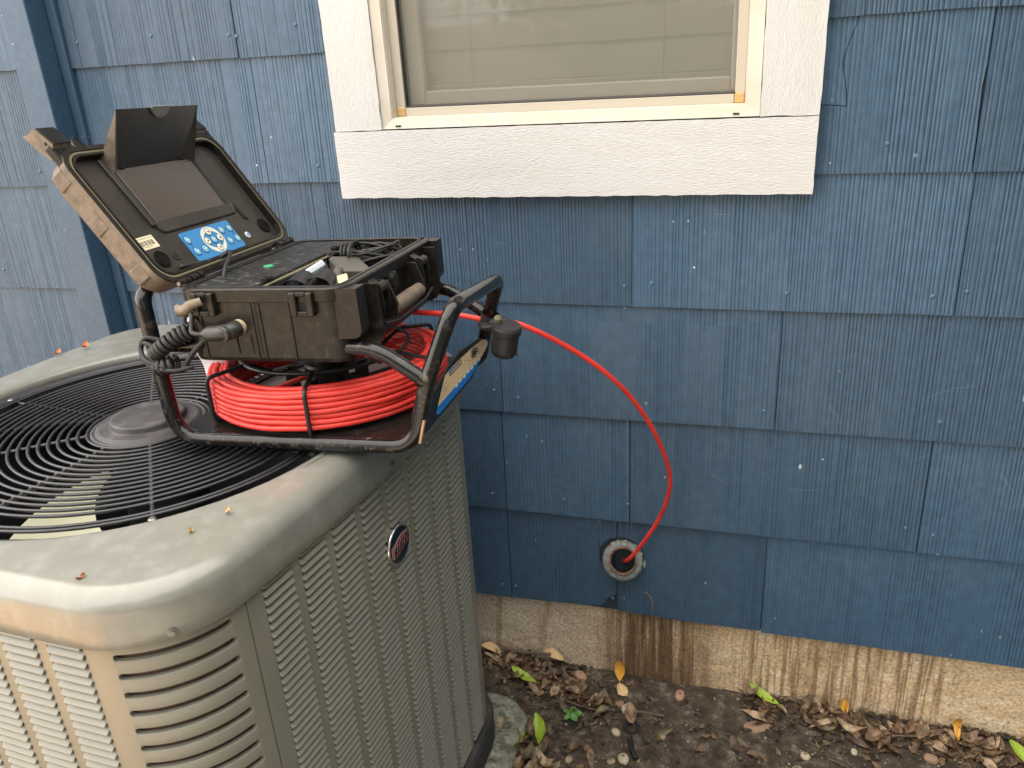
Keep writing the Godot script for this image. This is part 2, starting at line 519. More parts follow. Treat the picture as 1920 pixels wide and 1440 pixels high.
	M.rubber.albedo_texture = ntex(0.02, ramp([Color(0.7, 0.7, 0.7), Color(1, 1, 1), Color(1.0, 1.0, 1.0)], [0.2, 0.5, 0.9]), 256, 101)
	tri(M.rubber, Vector3(8, 8, 8))
	M.red = mat(Color(1, 1, 1), 0.42)
	M.red.albedo_texture = ntex(0.010, ramp([lin(0.56, 0.030, 0.022), lin(0.72, 0.042, 0.030), lin(0.76, 0.075, 0.055)], [0.2, 0.5, 0.9]), 256, 103)
	tri(M.red, Vector3(4, 4, 4))
	M.grey_plate = mat(lin(0.45, 0.43, 0.42), 0.6)
	M.blue_print = mat(lin(0.035, 0.23, 0.52), 0.4)
	M.white_print = mat(lin(0.72, 0.70, 0.60), 0.5)
	M.light_blue = mat(lin(0.20, 0.48, 0.66), 0.45)
	M.navy = mat(lin(0.012, 0.05, 0.12), 0.5)
	M.ivory = mat(lin(0.55, 0.43, 0.28), 0.45)
	M.plug = mat(Color(1, 1, 1), 0.4)
	M.plug.albedo_texture = ntex(0.02, ramp([lin(0.018, 0.018, 0.018), lin(0.05, 0.047, 0.042)], [0.35, 0.85]), 256, 107)
	tri(M.plug, Vector3(8, 8, 8))
	M.bag = mat(lin(0.62, 0.58, 0.62, 0.72), 0.32)
	M.bag.transparency = BaseMaterial3D.TRANSPARENCY_ALPHA
	M.film = mat(lin(0.60, 0.65, 0.70), 0.3)
	M.grey_case = mat(lin(0.085, 0.078, 0.068), 0.5)
	M.iron = mat(Color(1, 1, 1), 0.55)
	M.iron.albedo_texture = ntex(0.03, ramp([lin(0.09, 0.055, 0.035), lin(0.15, 0.135, 0.10), lin(0.12, 0.165, 0.18), lin(0.24, 0.27, 0.26)], [0.2, 0.42, 0.56, 0.9]), 256, 109)
	tri(M.iron, Vector3(9, 9, 9)); bump(M.iron, M.fine_bump, 0.1)
	M.rusty = mat(lin(0.07, 0.030, 0.016), 0.9)
	M.fence = mat(Color(1, 1, 1), 0.85)
	M.fence.albedo_texture = ntex(0.01, ramp([lin(0.34, 0.22, 0.12), lin(0.46, 0.32, 0.19)], [0.3, 0.7]), 256, 111)
	tri(M.fence, Vector3(3, 0.5, 3))
	M.bark = mat(lin(0.09, 0.065, 0.045), 0.9)
	M.foliage = mat(lin(0.07, 0.12, 0.03), 0.6)
	M.foliage.backlight_enabled = true; M.foliage.backlight = Color(0.25, 0.35, 0.08)
	M.leaf = []
	for c in [[0.135, 0.076, 0.038], [0.20, 0.117, 0.060], [0.09, 0.055, 0.030], [0.29, 0.185, 0.105], [0.15, 0.108, 0.054], [0.37, 0.26, 0.16]]:
		var m = mat(Color(1, 1, 1), 0.6)
		var c0 = lin(c[0], c[1], c[2])
		m.albedo_texture = ntex(0.03, ramp([c0.darkened(0.45), c0, c0.lightened(0.12)], [0.25, 0.55, 0.85]), 128, 120 + M.leaf.size())
		tri(m, Vector3(9, 9, 9))
		M.leaf.append(m)
	M.green_leaf = mat(lin(0.27, 0.38, 0.035), 0.5)
	M.deep_leaf = mat(lin(0.08, 0.20, 0.045), 0.5)
	M.yellow_leaf = mat(lin(0.58, 0.28, 0.03), 0.55)
	M.tan_leaf = mat(lin(0.55, 0.38, 0.19), 0.6)
	M.orange_leaf = mat(lin(0.50, 0.15, 0.04), 0.6)
	M.stone = [mat(lin(0.27, 0.21, 0.14), 0.8), mat(lin(0.25, 0.16, 0.10), 0.85), mat(lin(0.38, 0.32, 0.23), 0.8), mat(lin(0.34, 0.20, 0.13), 0.85)]
	M.twig = mat(lin(0.11, 0.075, 0.05), 0.9)
	M.grit = mat(lin(0.24, 0.21, 0.16), 0.9)
	M.web = mat(lin(0.5, 0.55, 0.6), 0.9)
	M.grey_text = mat(lin(0.20, 0.18, 0.17), 0.6)
	M.hole = mat(lin(0.004, 0.004, 0.004), 0.5, 0.0, 0.25)
	M.led = mat(lin(0.03, 0.25, 0.9), 0.3)
	M.hood = mat(Color(1.0, 1.0, 1.0), 0.34)
	M.hood.albedo_texture = M.panel.albedo_texture
	tri(M.hood, Vector3(3, 3, 3))
	M.tab = mat(lin(0.16, 0.155, 0.145), 0.5)
	M.rusty_rim = mat(Color(1, 1, 1), 0.8)
	M.rusty_rim.albedo_texture = ntex(0.03, ramp([lin(0.05, 0.022, 0.014), lin(0.12, 0.075, 0.05), lin(0.24, 0.18, 0.13)], [0.25, 0.5, 0.85]), 256, 113)
	tri(M.rusty_rim, Vector3(10, 10, 10)); bump(M.rusty_rim, M.fine_bump, 0.1)
	M.bore = mat(lin(0.010, 0.004, 0.003), 0.95, 0.0, 0.0)
	M.rusty_bit = mat(lin(0.22, 0.06, 0.03), 0.7)
	M.mulch = mat(Color(1, 1, 1), 0.8)
	M.mulch.vertex_color_use_as_albedo = true
	M.ochre = mat(lin(0.38, 0.24, 0.08), 0.6)

func _ready() -> void:
	rng.seed = 7
	# camera
	var cam = Camera3D.new()
	cam.name = "camera"
	cam.transform = Transform3D(Basis(Vector3(0.95819243, -0.05691381, -0.28040699), Vector3(-0.05644951, 0.92315233, -0.38026731), Vector3(0.28050083, 0.3801981, 0.88134482)), Vector3(0, 1.30942677, 1.64205945))
	cam.fov = 51.15; cam.near = 0.02; cam.far = 200.0
	add_child(cam)
	cam.current = true
	# sky and sun
	var sky_mat = ProceduralSkyMaterial.new()
	sky_mat.sky_top_color = Color(0.42, 0.53, 0.70); sky_mat.sky_horizon_color = Color(0.70, 0.74, 0.79); sky_mat.sky_curve = 0.2
	sky_mat.ground_bottom_color = Color(0.25, 0.22, 0.18); sky_mat.ground_horizon_color = Color(0.6, 0.58, 0.55)
	sky_mat.sun_angle_max = 115.0; sky_mat.sun_curve = 2.2
	var sky = Sky.new(); sky.sky_material = sky_mat
	var env = Environment.new()
	env.background_mode = Environment.BG_SKY; env.sky = sky
	env.background_energy_multiplier = 1.3
	env.tonemap_mode = Environment.TONE_MAPPER_LINEAR
	env.tonemap_exposure = 3.05
	env.sdfgi_enabled = true; env.ssao_enabled = true; env.ssil_enabled = true
	var we = WorldEnvironment.new(); we.name = "world"; we.environment = env
	add_child(we)
	var sun = DirectionalLight3D.new(); sun.name = "sun"
	sun.light_energy = 1.6; sun.light_angular_distance = 0.5; sun.light_color = Color(1.0, 0.965, 0.92); sun.shadow_enabled = true
	add_child(sun)
	sun.look_at_from_position(Vector3(-0.62, 0.78, -0.42) * 20.0, Vector3.ZERO)
	make_materials()
	build_ground()
	build_house()
	build_far()
	build_pad()
	build_unit()
	build_reel()
	build_cleanout()
	build_litter()

# ------------------------------------------------------------------ setting
var gn = FastNoiseLite.new()
func ground_y(x: float, z: float) -> float:
	var near = exp(-pow((x - 0.1) / 2.2, 2.0) - pow((z - 0.4) / 1.6, 2.0))
	return -0.230 - 0.012 * clampf(x, -1.0, 1.5) + near * (0.011 * gn.get_noise_2d(x * 100, z * 100) + 0.004 * gn.get_noise_2d(x * 420, z * 420)) + 0.012 * exp(-pow(z / 0.05, 2.0))

func build_ground() -> void:
	gn.seed = 3; gn.frequency = 0.045; gn.fractal_octaves = 3
	var xs = []; var zs = []
	for t in [-60.0, -30.0, -15.0, -8.0, -5.0, -3.0, -2.0, -1.5, -1.2]: xs.append(t)
	for i in 128: xs.append(-1.0 + i * 0.016)
	for t in [1.1, 1.3, 1.6, 2.0, 3.0, 5.0, 8.0, 15.0, 30.0, 60.0]: xs.append(t)
	for t in [-60.0, -20.0, -6.0, -1.0, -0.2]: zs.append(t)
	for i in 54: zs.append(-0.05 + i * 0.016)
	for t in [0.9, 1.1, 1.4, 2.0, 3.0, 5.0, 8.0, 15.0, 30.0, 60.0]: zs.append(t)
	var rows = []
	for z in zs:
		var r = PackedVector3Array()
		for x in xs: r.append(Vector3(x, ground_y(x, z), z))
		rows.append(r)
	var b = MB.new()
	b.grid(rows, false, Vector3.UP)
	structure(obj("ground", b, M.soil))
	var pb = MB.new()
	pb.box(Vector3(-6.0, -0.235, 5.6), Vector3(14.0, 0.10, 7.6), 0.01)
	structure(obj("paved_yard", pb, M.paving))  # unseen paving, paled to reflect more sun onto the wall
	pb = MB.new()
	pb.box(Vector3(-4.2, -0.225, 2.5), Vector3(6.2, 0.10, 1.9), 0.01)
	structure(obj("warm_bounce_path", pb, M.warm_bounce_path))  # unseen warm strip added to bounce orange light onto the unit

# one lapped siding shingle: a wedge whose butt stands proud, with its own stretch of the combed grain
func shingle(house: Node3D, x0: float, x1: float, yb: float, yt: float, z: float, dense: bool, cut: Array = []) -> Node3D:
	var zb = z + 0.0105 + rng.randf_range(-0.0012, 0.0014)
	var zt = z + 0.0035
	var tilt = rng.randf_range(-0.0012, 0.0012)
	var dy = rng.randf_range(-0.0015, 0.0015)
	var o = Vector2(rng.randf(), rng.randf())
	var poly = PackedVector2Array()
	if cut.size():
		poly = PackedVector2Array(cut)
	else:
		poly.append(Vector2(x0, yt)); poly.append(Vector2(x1, yt))
		var n = 8
		for k in n + 1:
			var t = float(k) / n
			poly.append(Vector2(lerpf(x1, x0, t), yb + dy + tilt * (0.5 - t) + rng.randf_range(-0.0006, 0.0006)))
	var zf = func(p: Vector2) -> float: return lerpf(zb, zt, clampf((p.y - yb) / (yt - yb), 0.0, 1.0)) + tilt * (p.x - x0) / (x1 - x0)
	var b = MB.new()
	var first = b.v.size()
	b.flat(poly, func(p): return Vector3(p.x, p.y, zf.call(p)), Vector3(0, (zb - zt) / (yt - yb), 1).normalized())
	for i in range(first, b.v.size()):
		b.u[i] = Vector2((b.v[i].x) / 1.22 + o.x, -b.v[i].y / 1.22 + o.y)
	var cw = Geometry2D.is_polygon_clockwise(poly)
	for i in poly.size():
		var p = poly[i]; var q = poly[(i + 1) % poly.size()]
		var d = q - p
		var out = Vector2(d.y, -d.x) * (-1.0 if cw else 1.0)
		if out.normalized().y > 0.9:
			continue
		b.face([Vector3(p.x, p.y, zf.call(p)), Vector3(q.x, q.y, zf.call(q)), Vector3(q.x, q.y, z - 0.001), Vector3(p.x, p.y, z - 0.001)], Vector3(out.x, out.y, 0), [Vector2(o.x, o.y), Vector2(o.x + 0.001, o.y), Vector2(o.x + 0.001, o.y + 0.01), Vector2(o.x, o.y + 0.01)])
	var m: Material = M.shingle[(rng.randi() % 4) * 2 + (0 if dense else 1)]
	var s = obj("shingle", b, m, house)
	for k in [0.045, 0.5, 0.955]:   # nail heads near the butt
		if rng.randf() < 0.62 and x1 - x0 > 0.25:
			var p = Vector2(lerpf(x0, x1, k) + rng.randf_range(-0.015, 0.015), yb + 0.045 + rng.randf_range(-0.012, 0.012))
			var nb = MB.new()
			nb.lathe([Vector2(0.0046, -0.001), Vector2(0.0040, 0.0012), Vector2(0.0022, 0.0020), Vector2(0.0, 0.0022)], 8, axis(Vector3(p.x, p.y, zf.call(p)), Vector3(0, 0, 1)), true)
			obj("nail", nb, M.nail, s)
	return s

func build_house() -> void:
	M.nail = mat(lin(0.06, 0.125, 0.19), 0.4)
	M.joint = mat(lin(0.02, 0.035, 0.05), 0.9)
	var H = group_node("house", self)
	tag(H, "blue shingle-sided house wall with white window casing and concrete footing", "house")
	# backing walls round the window opening
	var wx0 = -0.745; var wx1 = -0.025; var wy0 = 1.195; var wy1 = 2.2
	bx("wall_backing", Vector3((-6.0 + wx0) / 2, 1.4, -0.09), Vector3(wx0 + 6.0, 2.8, 0.18), 0, M.joint, H)
	bx("wall_backing", Vector3((5.0 + wx1) / 2, 1.4, -0.09), Vector3(5.0 - wx1, 2.8, 0.18), 0, M.joint, H)
	bx("wall_backing", Vector3((wx0 + wx1) / 2, wy0 / 2, -0.09), Vector3(wx1 - wx0, wy0, 0.18), 0, M.joint, H)
	bx("wall_backing", Vector3((wx0 + wx1) / 2, (wy1 + 2.8) / 2, -0.09), Vector3(wx1 - wx0, 2.8 - wy1, 0.18), 0, M.joint, H)
	bx("foundation", Vector3(-0.5, -0.304, -0.12), Vector3(11.0, 0.6, 0.2), 0, M.recess, H)
	var fb = MB.new()   # the face of the footing, slightly wavy, with the stain map on it
	var rows = []
	for j in 13:
		var r = PackedVector3Array()
		for i in 150:
			var x = -1.2 + 2.75 * i / 149.0
			r.append(Vector3(x, 0.0 - 0.33 * j / 12.0, -0.016 + 0.003 * gn.get_noise_2d(x * 60, j * 14.0) + 0.004 * gn.get_noise_2d(x * 9, j * 2.0)))
		rows.append(r)
	fb.grid(rows, false, Vector3(0, 0, 1))
	for i in fb.v.size():
		fb.u[i] = Vector2((fb.v[i].x + 0.95) / 2.2, -fb.v[i].y / 0.275)
	obj("footing_face", fb, M.foundation, H)
	# courses of shingles; 0.267 m to the weather
	var E = 0.267
	var joints = [
		[-1.54, -0.889, -0.555, 0.064, 0.674, 1.29, 1.9],
		[-1.54, -1.16, -0.552, -0.248, 0.370, 0.98, 1.9],
		[-1.54, -1.15, -0.545, 0.062, 0.672, 1.28, 1.9],
		[-1.54, -1.45, -0.842, -0.243, 0.371, 0.98, 1.9],
		[-1.54, -1.146, -1.07, -0.5, -0.1, 0.363, 0.975, 1.9],
		[-1.54, -1.092, -0.5, 0.158, 0.366, 0.97, 1.9],
		[-1.54, -1.30, -0.7, 0.06, 0.67, 1.28, 1.9]]
	for r in joints.size():
		joints[r].append_array([2.51, 3.12])
		var yb = E * r
		for k in joints[r].size() - 1:
			var x0: float = joints[r][k] + rng.randf_range(0.0005, 0.0014)
			var x1: float = joints[r][k + 1] - rng.randf_range(0.0005, 0.0014)
			if r == 5 and k == 0: pass
			if x0 > -0.86 and x1 < 0.09 and yb > 1.2: continue
			var yt = yb + E + 0.012
			if yb > 1.05 and x0 < -0.80 and x1 > -0.80: x1 = -0.80
			if yb > 1.05 and x0 > -0.87 and x0 < 0.06 and x1 > 0.06: x0 = 0.06
			if yb > 0.95 and yb < 1.1 and x0 > -0.87 and x1 < 0.08: continue
			var dense = not (x0 < -0.9) or rng.randf() < 0.25
			if r == 0 and absf(joints[r][k + 1] + 0.555) < 0.01:
				shingle(H, x0, x1, yb, yt, 0, dense)
			elif r == 0 and absf(joints[r][k] + 0.555) < 0.01:   # split at the pipe: left piece with a broken corner, cut out round the pipe
				var c = Vector2(-0.268, 0.163); var pl = []
				pl.append(Vector2(x0, yt)); pl.append(Vector2(-0.281, yt)); pl.append(Vector2(-0.281, c.y + 0.0545))
				for a in 9:
					var g = deg_to_rad(103.0 + a * 19.0)
					var p = c + Vector2(cos(g), sin(g)) * 0.056
					if p.x < -0.281: pl.append(p)
				pl.append_array([Vector2(-0.281, 0.105), Vector2(-0.2815, 0.052), Vector2(-0.289, 0.046), Vector2(-0.300, 0.041), Vector2(-0.308, 0.031), Vector2(-0.312, 0.020), Vector2(-0.325, 0.012), Vector2(-0.36, 0.008), Vector2(-0.45, 0.004), Vector2(x0, 0.001)])
				shingle(H, x0, -0.281, yb, yt, 0, dense, pl)
				var pr = [Vector2(-0.278, yt), Vector2(x1, yt), Vector2(x1, 0.0), Vector2(-0.1, -0.002), Vector2(-0.2, 0.001), Vector2(-0.279, 0.004), Vector2(-0.279, c.y - 0.0541)]
				for a in 11:
					var g = deg_to_rad(-98.0 + a * 18.6)
					var p = c + Vector2(cos(g), sin(g)) * 0.055
					if p.x > -0.277: pr.append(p)
				pr.append(Vector2(-0.278, c.y + 0.0541))
				shingle(H, -0.279, x1, yb, yt, -0.0035, dense, pr)
			elif r == 4 and absf(joints[r][k + 1] - 0.363) < 0.01:   # split by an old crack beside the casing
				shingle(H, 0.06, 0.145, yb, yt, -0.0004, dense, [Vector2(0.06, yt), Vector2(0.1500, yt), Vector2(0.1480, 1.325), Vector2(0.1365, 1.289), Vector2(0.1305, 1.263), Vector2(0.1345, 1.241), Vector2(0.1415, 1.209), Vector2(0.1435, 1.1885), Vector2(0.115, 1.1915), Vector2(0.06, 1.192)])
				shingle(H, 0.06, x1, yb, yt, 0, dense, [Vector2(0.1512, yt), Vector2(x1 - 0.001, yt), Vector2(x1 - 0.0015, 1.29), Vector2(x1 - 0.001, 1.25), Vector2(x1 - 0.0042, 1.21), Vector2(x1 - 0.0030, 1.17), Vector2(x1 - 0.001, yb + 0.06), Vector2(x1 - 0.001, yb), Vector2(0.25, yb + 0.001), Vector2(0.06, yb), Vector2(0.06, 1.1905), Vector2(0.115, 1.190), Vector2(0.1448, 1.1868), Vector2(0.1430, 1.209), Vector2(0.1358, 1.241), Vector2(0.1318, 1.263), Vector2(0.1378, 1.289), Vector2(0.1494, 1.325)])
			elif x1 - x0 > 0.02:
				shingle(H, x0, x1, yb, yt, 0, dense)
	# the projecting bay on the left: its own courses, corner board and return
	var bz = 0.06
	bx("bay_backing", Vector3(-3.29, 1.4, bz / 2), Vector3(3.44, 2.8, bz - 0.004), 0, M.joint, H)
	bx("bay_foundation", Vector3(-3.29, -0.304, bz / 2 - 0.03), Vector3(3.44, 0.6, bz), 0, M.foundation, H)
	for r in 7:
		var off = 0.18 if r % 2 else 0.48
		var x = -1.640 - off
		shingle(H, x + 0.001, -1.6405, [-0.02, 0.275, 0.562, 0.822, 1.079, 1.340, 1.607][r], [0.287, 0.574, 0.834, 1.091, 1.352, 1.619, 1.89][r], bz, false)
		for k in 4:
			shingle(H, x - 0.61 * k - 0.609, x - 0.61 * k - 0.001, [-0.02, 0.275, 0.562, 0.822, 1.079, 1.340, 1.607][r], [0.287, 0.574, 0.834, 1.091, 1.352, 1.619, 1.89][r], bz, false)
	bx("corner_board", Vector3(-1.6025, 0.9, bz + 0.006), Vector3(0.073, 1.9, 0.016), 0.002, M.blue_board, H)
	bx("corner_board", Vector3(-1.574, 0.9, bz / 2 + 0.001), Vector3(0.016, 1.9, bz + 0.002), 0.002, M.blue_board, H)
	bx("inside_corner_strip", Vector3(-1.5525, 0.9, 0.010), Vector3(0.024, 1.9, 0.02), 0.002, M.blue_board, H)
	build_window(H)

func build_window(H: Node3D) -> void:
	var W = group_node("window", H)
	# rough white casing boards
	var tz = 0.017
	rough_board(W, -0.873, -0.7655, 1.1765, 2.2, 0.030, M.trim_v)
	rough_board(W, -0.0045, 0.0985, 1.1765, 2.2, 0.031, M.trim_v)
	rough_board(W, -0.877, 0.0975, 1.0355, 1.1745, 0.0325, M.trim_h)
	var cx = -0.385
	# vinyl flange with a sloping face, mitred at the corners
	var fb = MB.new()
	var fo = [Vector3(-0.7645, 2.1, 0.026), Vector3(-0.7645, 1.1775, 0.026), Vector3(-0.0055, 1.1775, 0.026), Vector3(-0.0055, 2.1, 0.026)]
	var fm = [Vector3(-0.7395, 2.1, 0.0225), Vector3(-0.7395, 1.1985, 0.0225), Vector3(-0.0310, 1.1985, 0.0225), Vector3(-0.0310, 2.1, 0.0225)]
	var fi = [Vector3(-0.7370, 2.1, 0.006), Vector3(-0.7370, 1.2005, 0.006), Vector3(-0.0335, 1.2005, 0.006), Vector3(-0.0335, 2.1, 0.006)]
	for i in 3:
		fb.face([fo[i], fo[i + 1], fm[i + 1], fm[i]], Vector3(0, 0, 1))
		fb.face([fm[i], fm[i + 1], fi[i + 1], fi[i]], (Vector3(cx, 1.6, 0) - (fm[i] + fm[i + 1]) / 2) * Vector3(1, 1, 0))
		fb.face([fo[i], fo[i + 1], fo[i + 1] - Vector3(0, 0, 0.02), fo[i] - Vector3(0, 0, 0.02)], -(Vector3(cx, 1.6, 0) - (fo[i] + fo[i + 1]) / 2) * Vector3(1, 1, 0))
	obj("frame", fb, M.cream, W)
	# ridge on the left jamb, as on the profile
	bx("frame_ridge", Vector3(-0.7425, 1.65, 0.0235), Vector3(0.003, 0.9, 0.004), 0.001, M.cream, W)
	bx("weep_slot", Vector3(-0.7285, 1.183, 0.0257), Vector3(0.011, 0.003, 0.003), 0, M.dark, W)
	bx("weep_slot", Vector3(-0.0475, 1.183, 0.0257), Vector3(0.011, 0.003, 0.003), 0, M.dark, W)
	# dirty track between the flange and the insect screen
	bx("track", Vector3(-0.7265, 1.65, 0.0), Vector3(0.021, 0.9, 0.014), 0.001, M.track, W)
	bx("track", Vector3(-0.0425, 1.65, 0.0), Vector3(0.018, 0.9, 0.014), 0.001, M.track, W)
	bx("track", Vector3(-0.3845, 1.2085, 0.0), Vector3(0.663, 0.017, 0.015), 0.001, M.track, W)
	bx("corner_key", Vector3(-0.7255, 1.2095, 0.0025), Vector3(0.019, 0.0175, 0.014), 0.002, M.key, W)
	bx("corner_key", Vector3(-0.0430, 1.2095, 0.0025), Vector3(0.018, 0.0185, 0.014), 0.002, M.key, W)
	# black spline of the screen
	bx("screen_spline", Vector3(-0.7145, 1.65, 0.001), Vector3(0.004, 0.866, 0.012), 0.001, M.gasket, W)
	bx("screen_spline", Vector3(-0.0315, 1.65, 0.001), Vector3(0.004, 0.866, 0.012), 0.001, M.gasket, W)
	bx("screen_spline", Vector3(-0.373, 1.2185, 0.001), Vector3(0.679, 0.003, 0.012), 0.001, M.gasket, W)
	bx("insect_screen", Vector3(-0.373, 1.65, -0.002), Vector3(0.678, 0.86, 0.0006), 0, M.screen, W)
	# sash behind the screen
	bx("sash_stile", Vector3(-0.695, 1.65, -0.024), Vector3(0.036, 0.86, 0.02), 0.003, M.cream, W)
	bx("sash_stile", Vector3(-0.046, 1.65, -0.024), Vector3(0.030, 0.86, 0.02), 0.003, M.cream, W)
	bx("sash_rail", Vector3(-0.369, 1.2345, -0.024), Vector3(0.616, 0.026, 0.02), 0.003, M.cream, W)
	bx("sash_rail_lip", Vector3(-0.369, 1.2225, -0.020), Vector3(0.616, 0.002, 0.02), 0.0, M.cream, W)
	for z in [-0.028, -0.040]:
		bx("pane", Vector3(-0.369, 1.65, z), Vector3(0.62, 0.81, 0.003), 0, M.glass, W)
	for k in 8:   # closed blind slats, each lapping the one below
		var y = 1.262 + k * 0.0655
		var b = MB.new()
		var rows = []
		for j in 7:
			var t = j / 6.0
			var r = PackedVector3Array()
			for i in 13:
				var x = lerpf(-0.694, -0.045, i / 12.0)
				r.append(Vector3(x, y - 0.004 + t * 0.074 + 0.0006 * sin(i * 1.3 + k), -0.058 - 0.012 * t + 0.006 * sin(PI * t) + 0.0015 * sin(i * 0.7 + k * 2.0)))
			rows.append(r)
		b.grid(rows, false, Vector3(0, 0, 1))
		obj("blind_slat", b, M.slat, W)
	for x in [-0.583, -0.190]:
		tb("blind_cord", PackedVector3Array([Vector3(x, 1.245, -0.0495), Vector3(x + 0.002, 1.45, -0.0495), Vector3(x, 1.75, -0.0495)]), 0.0012, M.cord, W, 5)
	bx("blind_bottom_rail", Vector3(-0.369, 1.251, -0.058), Vector3(0.64, 0.012, 0.018), 0.003, M.slat, W)
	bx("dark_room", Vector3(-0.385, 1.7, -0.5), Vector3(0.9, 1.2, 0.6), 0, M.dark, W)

func rough_board(W: Node3D, x0: float, x1: float, y0: float, y1: float, z: float, m: Material) -> void:   # a board with slightly ragged arrises
	var b = MB.new()
	var poly = PackedVector2Array()
	var ny = int((y1 - y0) / 0.02) + 2; var nx = int((x1 - x0) / 0.02) + 2
	for i in nx: poly.append(Vector2(lerpf(x0, x1, float(i) / nx), y0 + rng.randf_range(-0.0007, 0.0012)))
	for i in ny: poly.append(Vector2(x1 + rng.randf_range(-0.0008, 0.0006), lerpf(y0, y1, float(i) / ny)))
	for i in nx: poly.append(Vector2(lerpf(x1, x0, float(i) / nx), y1 + rng.randf_range(-0.0004, 0.0004)))
	for i in ny: poly.append(Vector2(x0 + rng.randf_range(-0.0006, 0.0008), lerpf(y1, y0, float(i) / ny)))
	b.prism(poly, 0.002, z)
	obj("casing_board", b, m, W)

func build_far() -> void:   # unseen surroundings added to shape the light: fence bounces warm sun, trees block sky
	var F = group_node("added_fence", self, Transform3D(Basis(), Vector3(0, -0.2, 8.6)))
	tag(F, "unseen tan board fence added across the yard to bounce warm sun", "fence")
	var bm = MB.new(); bm.box(Vector3.ZERO, Vector3(0.142, 1.85, 0.02), 0.003)
	var mesh = bm.done()
	for i in 80:
		put("board", mesh, M.fence, F, Transform3D(Basis(), Vector3(-8.0 + i * 0.148, 0.95 + rng.randf_range(-0.01, 0.01), 0)))
	for y in [0.35, 1.55]:
		bx("rail", Vector3(-2.1, y, 0.04), Vector3(12.0, 0.09, 0.04), 0.003, M.fence, F)
	for s in [[2.6, 2.3, 1.8, "broad unseen green tree added to shade the right of the yard"], [3.0, -0.2, 1.5, "smaller unseen green tree added to block light near the house end"], [1.2, 5.0, 1.9, "unseen green tree added before the board fence to cut front light"], [4.6, 0.8, 2.0, "tall unseen green tree added far right to darken that side"], [-1.3, 5.2, 1.5, "slender unseen green tree added before the fence to mottle the window reflection"]]:
		var T = group_node("tree", self, Transform3D(Basis(), Vector3(s[0], -0.24, s[1] + 1.2)))  # trees put in to block sky light from the right and front
		tag(T, s[3], "tree")
		var path = spline([Vector3(0, -0.1, 0), Vector3(0.05, 1.2, 0.03), Vector3(-0.08, 2.6, 0.1), Vector3(0.1, 3.8, 0.0)])
		var b = MB.new()
		b.tube(path, 0.1, 9, false, true, func(t): return 0.13 * (1.0 - 0.75 * t))
		for k in 7:
			var g = k * 2.4
			b.tube(spline([path[14 + k], path[14 + k] + Vector3(cos(g), 0.7, sin(g)) * 0.6, path[14 + k] + Vector3(cos(g), 0.8, sin(g)) * 1.3]), 0.035, 6, false, true, func(t): return 0.045 * (1.0 - 0.8 * t))
		obj("trunk", b, M.bark, T)
		var lf = MB.new()
		lf.face([Vector3(0, 0, 0), Vector3(0.05, 0.012, 0.06), Vector3(0, 0, 0.16)], Vector3.UP)
		lf.face([Vector3(0, 0, 0), Vector3(-0.05, 0.012, 0.06), Vector3(0, 0, 0.16)], Vector3.UP)
		var mm = MultiMesh.new()
		mm.transform_format = MultiMesh.TRANSFORM_3D; mm.mesh = lf.done(); mm.instance_count = 9000
		for i in 9000:
			var cl = rng.randi() % 26
			var cg = cl * 2.39996
			var cr: float = s[2] * sqrt((cl % 9 + 0.5) / 9.0) * 0.85
			var c = Vector3(cos(cg) * cr, 0.9 + fmod(cl * 0.618, 1.0) * 4.2, sin(cg) * cr)
			var d = Vector3(rng.randfn(0.0, 1.0), rng.randfn(0.0, 1.0) * 0.7, rng.randfn(0.0, 1.0)) * 0.33
			mm.set_instance_transform(i, Transform3D(Basis.from_euler(Vector3(rng.randf_range(-1, 1), rng.randf() * TAU, rng.randf_range(-1, 1))), c + d))
		var mi = MultiMeshInstance3D.new()
		mi.name = "crown"; mi.multimesh = mm; mi.material_override = M.foliage
		mi.set_meta("kind", "stuff")
		T.add_child(mi, true)

func build_pad() -> void:
	var c = Transform3D(Basis(Vector3.UP, deg_to_rad(-4.9)), Vector3(-1.002, 0, 0.604))
	var loops = []
	var prof = [[0.0, -0.30], [0.004, -0.235], [0.0, -0.215], [-0.006, -0.200], [-0.018, -0.190], [-0.035, -0.1865], [-0.12, -0.1855]]
	for q in prof:
		var lp = PackedVector3Array()
		var poly = rrect(-0.53 - q[0], 0.505 + q[0], -0.50 - q[0], 0.53 + q[0], 0.09, 10)
		for i in poly.size():   # more points on the long sides
			var a = poly[i]; var b2 = poly[(i + 1) % poly.size()]
			var k = 1 if a.distance_to(b2) < 0.1 else 24
			for j in k:
				var p = a.lerp(b2, float(j) / k)
				var w = 0.012 * gn.get_noise_2d(p.x * 130.0, p.y * 130.0)
				p += p.normalized() * w
				lp.append(Vector3(p.x, q[1] + 0.006 * gn.get_noise_2d(p.x * 300.0, p.y * 300.0 + 50.0), p.y))
		loops.append(lp)
	var b = MB.new()
	b.grid(loops, true, Vector3.ZERO, Vector3(0, -0.3, 0))
	var pts = []
	for p in loops[-1]: pts.append(p)
	b.face(pts, Vector3.UP)
	var o = obj("concrete_pad", b, M.concrete, self, c)
	tag(o, "weathered grey concrete pad on the soil under the air conditioner", "concrete pad")

# ------------------------------------------------------------------ air conditioner
const HALF := 0.312
const FACE := 0.45
func plan(v: float, o: float) -> Vector2:   # the bowed side: outward and along
	return Vector2(FACE - v * v / 10.0 + o, v + o * v / 5.0)

func corner(g: float, o: float) -> Vector2:   # the rounded corner, by angle in degrees
	return Vector2(0.3005, 0.3005) + Vector2(cos(deg_to_rad(g)), sin(deg_to_rad(g))) * (0.1403 + o)

